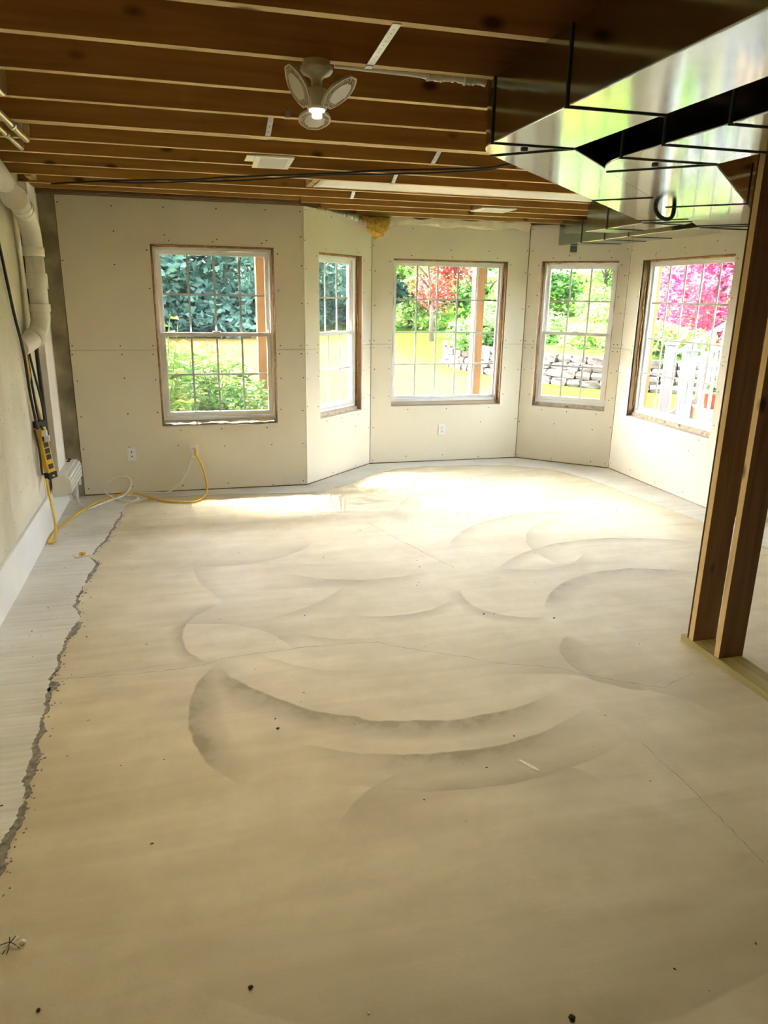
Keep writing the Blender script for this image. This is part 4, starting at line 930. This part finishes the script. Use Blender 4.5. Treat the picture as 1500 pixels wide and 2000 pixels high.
pebble(.83, 1.208, .010, M['debris'], 'dark clump at the bottom edge right of the middle', 4)
pebble(.272, 2.643, .008, M['debris'], 'grey spot of debris inside the big trowel crescent', 5)
pebble(1.904, 3.374, .007, M['debris'], 'dark crumb right of the slab centre before the studs', 6)
pebble(1.539, 3.513, .007, M['debris'], 'dark crumb right of the long crack', 7)
lc = empty('lint_clump', (-.56, 1.772, 0), label='tangle of straw and lint on the slab at the left edge', cat='debris')
r_ = random.Random(44)
for k in range(5):
    a = r_.uniform(0, 6.28); MB().tube(smooth_path([(-.03*math.cos(a), -.03*math.sin(a), .003), (.0, r_.uniform(-.01, .01), .012), (.035*math.cos(a+.4), .03*math.sin(a+.4), .003)], 4), .0012, 5).build('straw', M['debris_pale'] if k % 2 else M['debris'], lc)
MB().lathe([(0, .012), (.006, .010), (.009, .004), (.006, 0), (0, 0)], 8, Matrix.Translation((.03, .0, 0))).build('lint', M['debris_pale'], lc)
sp = MB(); r_ = random.Random(77)
for k in range(170):
    x, y = r_.uniform(-.95, 3.6), r_.uniform(1.1, 6.6)
    if k % 3 == 0: x = r_.uniform(-1.0, -.55)
    s = r_.uniform(.0015, .0042); a = r_.uniform(0, 6.28); e = r_.uniform(.5, 2.4)
    P = [Vector((s*e*math.cos(t), s*math.sin(t), 0)) for t in (0, 1.57, 3.14, 4.71)]; Rz = Matrix.Rotation(a, 3, 'Z')
    z = .0052 if x < -.5 else .0004
    sp.add([Rz @ p+Vector((x, y, z)) for p in P]+[Vector((x, y, z+s))], [(0, 1, 4), (1, 2, 4), (2, 3, 4), (3, 0, 4)])
sp.build('grit', M['debris'], label='scattered dark grit all over the concrete slab', cat='debris', kind='stuff')

# ================================================================== OUTSIDE
def gz(x, y):
    """lawn height: flat by the house, rising away to the right"""
    h = .05+.0*y
    h += .030*max(0, y-11)*max(0, min(1, (x-2)/14)) + .006*max(0, y-14)
    h += .06*max(0, x-9.5)*max(0, min(1, (y-9)/5))
    return h
g_ = MB(); nx, ny = 60, 60
for i in range(nx+1):
    for j in range(ny+1):
        x = -40+100*i/nx; y = 7.56+73*(j/ny)**1.5; g_.v.append((x, y, gz(x, y)))
g_.f = [(i*(ny+1)+j, (i+1)*(ny+1)+j, (i+1)*(ny+1)+j+1, i*(ny+1)+j+1) for i in range(nx) for j in range(ny)]; g_.sm = [True]*len(g_.f)
g_.build('ground', M['grass'], kind='structure')
side = MB(); side.add([(4.8, -20, .04), (60, -20, .04), (60, 7.56, .05), (4.8, 7.56, .05)], [(0, 1, 2, 3)]); side.add([(-40, -20, .04), (-1.4, -20, .04), (-1.4, 7.56, .05), (-40, 7.56, .05)], [(0, 1, 2, 3)])
side.add([(-1.4, 6.78, .05), (.9, 6.78, .05), (1.6, 7.56, .05), (-1.4, 7.56, .05)], [(0, 1, 2, 3)])
side.build('side_ground', M['grass'], kind='structure')

MB().prism([(-4, 6.75), (-4, 7.62), (.95, 7.62), (1.35, 8.55), (3.9, 8.55), (4.75, 7.35), (5.35, 7.35), (5.35, 4.2), (4.46, 4.2), (4.46, 6.75)], 2.60, 2.80).build('shade_overhang', M['deck_white'], kind='structure')  # unseen overhang and side eave, added to cut skylight and trim the sun patch
dk = MB().prism([(-4, 8.15), (1.1, 8.15), (1.4, 8.58), (3.95, 8.58), (4.75, 7.38), (5.4, 7.38), (5.4, 9.0), (7.0, 9.0), (7.0, 9.95), (-4, 9.95)], 2.76, 2.80).build('deck', M['tread'], kind='structure')  # unseen deck on the posts; size and gap shaped for daylight and sun patch
for y in (9.05, 9.72): MB().box((-4, y, 2.56), (7.0, y+.06, 2.76)).build('deck_beam', M['post_wood'], dk)
for k, (x, lb) in enumerate(((.955, 'tan wooden deck post outside the left window'), (3.905, 'tan wooden deck post outside the wide bay window'), (6.63, 'tan wooden deck post outside the right window by the stairs'))):
    pr = empty('deck_post', (x, 9.75, gz(x, 9.75)), label=lb, cat='post', group='deck posts')
    MB().box((-.07, -.07, .03), (.07, .07, 2.50)).build('timber', M['post_wood'], pr, bevel=.006)
    MB().box((-.10, -.10, -.05), (.10, .10, .03)).build('footing', M['gravel'], pr)

def leaves(mb, c, rad, n, size, r_, shell=.55, flat=.0, asp=.5):
    for _ in range(n):
        d = Vector((r_.gauss(0, 1), r_.gauss(0, 1), r_.gauss(0, 1)))
        if d.length < 1e-4: continue
        d.normalize(); t = shell+(1-shell)*r_.random()
        p = Vector(c)+Vector((d.x*rad[0], d.y*rad[1], d.z*rad[2]))*t
        a = Vector((r_.gauss(0, 1), r_.gauss(0, 1), r_.gauss(0, .6)-flat)).normalized(); b = a.orthogonal().normalized(); b = Matrix.Rotation(r_.uniform(0, 6.28), 3, a) @ b
        s = size*r_.uniform(.6, 1.35); nrm = a.cross(b)
        mb.add([p-a*s, p+b*s*asp+nrm*s*.12, p+a*s, p-b*s*asp+nrm*s*.12], [(0, 1, 2, 3)])

def tree_mesh(seed, height, crown_r, n, leaf, clumps=14, base=.25):
    r_ = random.Random(seed); mb = MB()
    for k in range(clumps):
        a = r_.uniform(0, 6.28); q = r_.random()**.6; hz = height*(base+(1-base)*r_.random())
        w = crown_r*(1-.55*max(0, (hz/height-.45)/.55))
        leaves(mb, (math.cos(a)*q*w*.75, math.sin(a)*q*w*.75, hz), (crown_r*.42, crown_r*.42, height*.15), n//clumps, leaf, r_, .3)
    return mb
def trunk_mesh(height, r0, seed):
    r_ = random.Random(seed); mb = MB()
    top = Vector((r_.uniform(-.3, .3), r_.uniform(-.3, .3), height*.75))
    mb.tube([(0, 0, -.2), top*.35+Vector((.08, 0, 0)), top*.7, top], [r0, r0*.8, r0*.5, r0*.2], 8)
    for k in range(6):
        t = r_.uniform(.3, .8); p = top*t; a = r_.uniform(0, 6.28); q = p+Vector((math.cos(a)*height*.2, math.sin(a)*height*.2, height*.16))
        mb.tube([p, (p+q)/2+Vector((0, 0, .1)), q], [r0*.35, r0*.22, r0*.08], 6)
    return mb
def make_tree(name, seed, height, crown, n, leaf, m_, base=.2, r0=.14, clumps=14):
    root = empty(name)
    tree_mesh(seed, height, crown, n, leaf, clumps, base).build('foliage', m_, root); trunk_mesh(height, r0, seed).build('trunk', M['bark'], root)
    return root
def place(root, x, y, s=1.0, rz=0.0, label='', cat='tree', group=None, first=False):
    if first: r2 = root
    else:
        r2 = root.copy(); COL.objects.link(r2)
        for ch in root.children:
            c = ch.copy(); COL.objects.link(c); c.parent = r2
    r2.location = (x, y, gz(x, y)); r2.scale = (s, s, s); r2.rotation_euler = (0, 0, rz)
    return tag(r2, label, cat, group)
# far woods across the lawn
tA = make_tree('woodland_tree', 1, 5.2, 3.2, 6000, .17, M['leaf_wood'], base=.04, clumps=26)
tB = make_tree('woodland_tree', 2, 5.6, 3.0, 6000, .17, M['leaf_wood'], base=.04, clumps=26)
woods = [(-6, 31), (-2, 29.5), (1.6, 30.5), (4.4, 31.5), (7.6, 33.5), (-9.5, 33), (-.5, 36), (3.2, 37), (6.5, 38.5), (-4, 37)]
wl_names = ['far left of the woods', 'left edge of the left window', 'straight behind the left window', 'behind the left deck post', 'behind the narrow bay window', 'beyond the left corner', 'second row behind the left window', 'second row behind the left deck post', 'second row behind the narrow bay window', 'second row at the far left']
for k, (x, y) in enumerate(woods):
    t = (tA, tB)[k % 2]
    place(t, x, y, 1+.12*((k*7) % 3-1), k*1.3, 'dark blue-green tree across the lawn, '+wl_names[k], 'tree', 'woods across the lawn', first=k < 2)
# mid-green trees and a red-leaved tree behind the bay
tC = make_tree('garden_tree', 5, 4.4, 2.5, 6000, .12, M['leaf_green'], base=.05, clumps=24)
tD = make_tree('garden_tree', 6, 3.9, 2.3, 5000, .12, M['leaf_bright'], base=.05, clumps=22)
gt = [(9.0, 30, 1, 'left of the red tree'), (12.0, 29, 0, 'under the red tree'), (15.3, 30.5, 0, 'right of the red tree'), (18.5, 31, 1, 'behind the right bay post'), (20.5, 28, 0, 'behind the stone wall hedge'), (11.0, 36, 0, 'in a second row left of the red tree'), (16, 36, 0, 'in a second row right of the red tree'), (22, 34, 0, 'in a second row far right'), (17.5, 21.5, 1, 'above the narrow right bay window bank'), (16.0, 24.0, 0, 'at the top of the right bank'), (20.5, 22, 0, 'beside the dark fence'), (24.0, 25, 0, 'beyond the dark fence')]
for k, (x, y, w_, lb) in enumerate(gt):
    place((tC, tD)[w_], x, y, 1+.1*((k*5) % 3-1), k*2.1, ('mid green' if w_ == 0 else 'bright green')+' garden tree '+lb, 'tree', 'garden trees beyond the bay', first=k < 2)
tR = make_tree('red_maple', 8, 4.2, 1.7, 3600, .085, M['leaf_red'], base=.34, r0=.09, clumps=16)
place(tR, 8.0, 24.0, 1.05, 0, 'red-leaved tree at the top left of the wide bay window', 'tree', None, True)
tP = make_tree('pink_maple', 9, 3.9, 2.5, 13000, .07, M['leaf_pink'], base=.12, r0=.12, clumps=34)
place(tP, 10.9, 13.3, .85, 0, 'magenta-leaved tree behind the white stair railing', 'tree', 'magenta trees behind the stairs', True)
place(tP, 13.0, 14.6, .95, 2.0, 'magenta-leaved tree further right behind the stair newel', 'tree', 'magenta trees behind the stairs')

# low shrubs
def make_shrub(name, seed, rad, n, leaf, m_):
    root = empty(name); mb = MB(); r_ = random.Random(seed)
    for k in range(7): leaves(mb, (r_.uniform(-.5, .5)*rad[0], r_.uniform(-.5, .5)*rad[1], rad[2]*r_.uniform(.6, 1.1)), (rad[0]*.62, rad[1]*.62, rad[2]*.7), n//7, leaf, r_, .45)
    mb.build('foliage', m_, root); st = MB()
    for k in range(5): st.tube([(0, 0, -.05), (r_.uniform(-.3, .3)*rad[0], r_.uniform(-.3, .3)*rad[1], rad[2])], [.02, .008], 6)
    st.build('stems', M['bark'], root)
    return root
sA = make_shrub('round_shrub', 3, (1.0, .9, .62), 3600, .06, M['leaf_green'])
sB = make_shrub('round_shrub', 4, (.9, .8, .5), 3600, .055, M['leaf_bright'])
shr = [(6.7, 16.5, 0, 'dark round shrub on the left end of the stone wall'), (7.7, 15.6, 0, 'dark round shrub behind the right bay post'), (8.6, 14.3, 1, 'bright shrub on the bank above the stone wall'), (9.6, 13.1, 1, 'bright shrub at the right of the bank above the stone wall'), (9.3, 15.6, 1, 'bright shrub higher up the bank'), (10.6, 14.4, 1, 'bright shrub high on the bank near the stairs'), (10.6, 17.2, 0, 'dark shrub at the top of the bank'), (8.0, 17.4, 0, 'dark shrub at the top left of the bank'), (12.5, 17.0, 0, 'dark shrub under the dark fence'), (8.9, 13.2, 1, 'bright shrub tumbling over the middle of the stone wall'), (10.0, 16.0, 1, 'bright shrub in the centre of the bank'), (11.5, 15.8, 1, 'bright shrub at the upper right of the bank')]
for k, (x, y, w_, lb) in enumerate(shr):
    s = place((sA, sB)[w_], x, y, 1.0, k*1.7, lb, 'shrub', 'shrubs above the stone wall', first=(k == 0 or k == 2))
    s.location.z += .30 if k < 6 else .45 if k == 9 else .75

# dry stone retaining wall, each stone its own piece
sw_ = empty('stone_wall', (7.0, 13.0, gz(7, 13)), label='low dry stone retaining wall at the foot of the planted bank', cat='stone wall')
path = smooth_path([(6.1, 17.4, 0), (6.25, 16.0, 0), (6.65, 14.4, 0), (7.45, 12.9, 0), (8.7, 11.9, 0), (10.2, 11.3, 0)], 10)
st_src = []
for k in range(4):
    r_ = random.Random(100+k); bm = bmesh.new(); bmesh.ops.create_cube(bm, size=1)
    bmesh.ops.subdivide_edges(bm, edges=bm.edges[:], cuts=1, use_grid_fill=True)
    for v in bm.verts: v.co = v.co*(.86 if abs(v.co.x)+abs(v.co.y)+abs(v.co.z) > 1.2 else 1.0)+Vector((r_.uniform(-.05, .05), r_.uniform(-.05, .05), r_.uniform(-.06, .06)))
    me = bpy.data.meshes.new('stone'); bm.to_mesh(me); bm.free(); me.materials.append(M['stone']); st_src.append(me)
cum = [0]
for a, b in zip(path, path[1:]): cum.append(cum[-1]+(b-a).length)
def on_path(d):
    for i in range(len(path)-1):
        if cum[i+1] >= d:
            t = (d-cum[i])/(cum[i+1]-cum[i]); return path[i].lerp(path[i+1], t), (path[i+1]-path[i]).normalized()
    return path[-1], (path[-1]-path[-2]).normalized()
r_ = random.Random(55)
for row in range(4):
    d = r_.uniform(0, .2)
    while d < cum[-1]-.1:
        ln = r_.uniform(.22, .42); p, t = on_path(d+ln/2)
        o = bpy.data.objects.new('stone', st_src[r_.randrange(4)]); COL.objects.link(o); o.parent = sw_
        o.location = Vector((p.x+.04*row+r_.uniform(-.02, .02), p.y+.03*row, gz(p.x, p.y)+.07+.145*row))-sw_.location
        o.rotation_euler = (r_.uniform(-.1, .1), r_.uniform(-.08, .08), math.atan2(t.y, t.x)+r_.uniform(-.08, .08)); o.scale = (ln*.98, .26, .15)
        d += ln
# bank of earth behind the wall
bk = MB()
for i, p in enumerate(path):
    for k, (off, h) in enumerate(((.12, .0), (.14, .50), (1.6, .75), (4.0, 1.2), (9.0, 1.9))):
        t = (path[min(i+1, len(path)-1)]-path[max(i-1, 0)]).normalized(); n_ = Vector((-t.y, t.x, 0)); 
        q = p+n_*off; bk.v.append((q.x, q.y, gz(p.x, p.y)+h))
bk.f = [(i*5+k, (i+1)*5+k, (i+1)*5+k+1, i*5+k+1) for i in range(len(path)-1) for k in range(4)]; bk.sm = [True]*len(bk.f)
bk.build('planted_bank', M['bank'], kind='structure')

# dark picket fence on top of the bank
fe = empty('picket_fence', (17.0, 18.5, 2.0), label='dark metal picket fence high behind the right bay window', cat='fence')
for k in range(26): MB().box((-1.6+k*.13, -.012, -.9), (-1.576+k*.13, .012, 1.0)).build('picket', M['iron'], fe)
for z in (-.6, .85): MB().box((-1.65, -.018, z), (1.75, .018, z+.04)).build('rail', M['iron'], fe)

# leafy plants under the left window
def make_weed(name, seed, h, m_, n=16):
    root = empty(name); r_ = random.Random(seed); mb = MB(); st = MB()
    for s in range(5):
        a = r_.uniform(0, 6.28); ln = r_.uniform(.05, .22); top = Vector((math.cos(a)*ln, math.sin(a)*ln, h*r_.uniform(.75, 1.05)))
        st.tube([(0, 0, -.03), top*.5, top], [.006, .005, .003], 5)
        for k in range(n):
            t = .2+.8*k/n; p = top*t; b = a+k*2.4; L = r_.uniform(.11, .20)*(1.25-.5*t); d = Vector((math.cos(b), math.sin(b), r_.uniform(.0, .7))).normalized(); sd = d.cross(Vector((0, 0, 1))).normalized()*L*.26
            mid = p+d*L*.5+Vector((0, 0, .012)); tip = p+d*L-Vector((0, 0, .03))
            mb.add([p, mid-sd, tip, mid+sd], [(0, 1, 2, 3)])
    mb.build('leaves', m_, root); st.build('stems', M['leaf_green'], root)
    return root
wA = make_weed('leafy_plant', 1, 1.25, M['leaf_bright']); wB = make_weed('leafy_plant', 2, .95, M['leaf_bright'], 20); wC = make_weed('leafy_plant', 3, 1.0, M['leaf_green'], 20)
wd = []
r_ = random.Random(31)
spots = [(-.30, 7.7, 0, 1.22), (-.12, 7.9, 0, 1.0), (.1, 8.1, 0, .95), (.30, 8.0, 0, .98), (.05, 7.6, 1, .9), (.28, 7.7, 2, .8), (.48, 8.1, 2, .85), (.62, 7.9, 1, .78), (-.15, 8.4, 1, 1.15), (.22, 8.5, 2, 1.1), (.5, 8.6, 1, 1.0), (.75, 8.5, 2, .82), (.85, 8.0, 1, .6), (-.4, 8.3, 0, 1.15), (.40, 7.5, 1, .72), (.72, 7.6, 2, .62), (-.35, 9.0, 1, 1.4), (.0, 9.1, 2, 1.25), (.35, 9.2, 1, 1.2), (.65, 9.3, 2, 1.05)]
lbs = ['tallest leafy plant at the left jamb of the left window', 'tall leafy plant by the left jamb', 'leafy plant under the sash rail, left of centre', 'leafy plant with pale tips in the middle of the left window']
used = set()
for k, (x, y, w_, s) in enumerate(spots):
    f_ = w_ not in used; used.add(w_)
    row = 0 if y < 7.85 else 1 if y < 8.7 else 2
    nth = sorted(q[0] for i, q in enumerate(spots) if i >= 4 and (0 if q[1] < 7.85 else 1 if q[1] < 8.7 else 2) == row)
    lb = lbs[k] if k < 4 else '%s green plant in the %s row of the thicket below the left window' % (('leftmost', 'second', 'third', 'fourth', 'fifth', 'sixth', 'seventh', 'eighth', 'ninth')[nth.index(x)], ('nearest', 'middle', 'farthest')[row])
    place((wA, wB, wC)[w_], x, y, s, k*1.1, lb, 'plant', 'plants below the left window', f_)
p_ = place(wC, 2.72, 10.2, .55, 0, 'small lone plant on the lawn in the wide bay window', 'plant')

# white-railed stairs climbing to the right
stair = empty('staircase', (6.0, 8.0, .05), label='white-railed outdoor staircase climbing beyond the right window', cat='staircase')
SD = Vector((.90, -.43, 0)).normalized(); SN = Vector((-SD.y, SD.x, 0))          # run direction, far side
S0 = Vector((5.66, 7.32, .05)); WID, RISE, RUN, NST = 1.15, .185, .27, 11
MS = Matrix(((SD.x, SN.x, 0, S0.x-6.0), (SD.y, SN.y, 0, S0.y-8.0), (0, 0, 1, 0), (0, 0, 0, 1)))
for k in range(NST):
    MB().box((k*RUN-.02, 0, (k+1)*RISE-.03), ((k+1)*RUN, WID, (k+1)*RISE), MS).build('tread', M['tread'], stair, bevel=.004)
    MB().box((k*RUN, .02, k*RISE), (k*RUN+.02, WID-.02, (k+1)*RISE-.03), MS).build('riser', M['tread'], stair)
for s in (-.04, WID):
    MB().prism([(-.05, 0), (.12, 0), (NST*RUN, (NST-.6)*RISE), (NST*RUN, (NST+.35)*RISE), (-.05, .20)], s, s+.04, lambda u, v, h: MS @ Vector((u, h, v))).build('stringer', M['deck_white'], stair)
def newel(u, v, z0, h, w=.065):
    n_ = MB().box((u-w, v-w, z0), (u+w, v+w, z0+h), MS).build('newel_post', M['deck_white'], stair, bevel=.006)
    MB().box((u-w-.02, v-w-.02, z0+h), (u+w+.02, v+w+.02, z0+h+.025), MS).box((u-w+.01, v-w+.01, z0+h+.025), (u+w-.01, v+w-.01, z0+h+.06), MS).build('newel_cap', M['deck_white'], n_, bevel=.004)
    MB().box((u-w-.015, v-w-.015, z0), (u+w+.015, v+w+.015, z0+.12), MS).build('newel_skirt', M['deck_white'], n_, bevel=.004)
for v in (-.02, WID+.02):
    newel(-.08, v, 0, 1.12); newel(3*RUN, v, 2.3*RISE, 1.34, .075)
    newel(NST*RUN, v, (NST-1)*RISE, 1.2)
    sl_ = RISE/RUN
    for z in (.20, 1.0):
        a, b = -.05, NST*RUN
        MB().prism([(a, z+a*sl_), (b, z+b*sl_), (b, z+b*sl_+.055), (a, z+a*sl_+.055)], v-.025, v+.025, lambda u, q, h: MS @ Vector((u, h, q))).build('hand_rail' if z > .5 else 'bottom_rail', M['deck_white'], stair, bevel=.004)
    k = 0
    while .08+k*.115 < NST*RUN-.05:
        u = .08+k*.115
        if abs(u-3*RUN) > .10: MB().box((u-.017, v-.017, .22+u*sl_), (u+.017, v+.017, 1.02+u*sl_), MS).build('baluster', M['deck_white'], stair)
        k += 1
def pot(x, y, z, label):
    root = empty('flower_pot', (x, y, z), label=label, cat='flower pot', group='terracotta pots by the stairs')
    MB().lathe([(0, 0), (.085, 0), (.115, .17), (.13, .17), (.13, .21), (.11, .21), (.10, .17), (0, .17)], 20).build('pot', M['clay'], root)
    mb = MB(); leaves(mb, (0, 0, .26), (.10, .10, .08), 120, .03, random.Random(int(x*100))); mb.build('plant', M['leaf_green'], root)
pp = [S0+SD*(RUN*k+.15)+SN*(.80) for k in (0, 1, 3)]
pot(5.62, 7.98, .06, 'terracotta pot on the ground left of the stair newel')
pot(pp[1].x, pp[1].y, .05+2*RISE, 'terracotta pot standing on a lower stair tread')
pot(pp[2].x, pp[2].y, .05+4*RISE, 'terracotta pot standing on an upper stair tread')
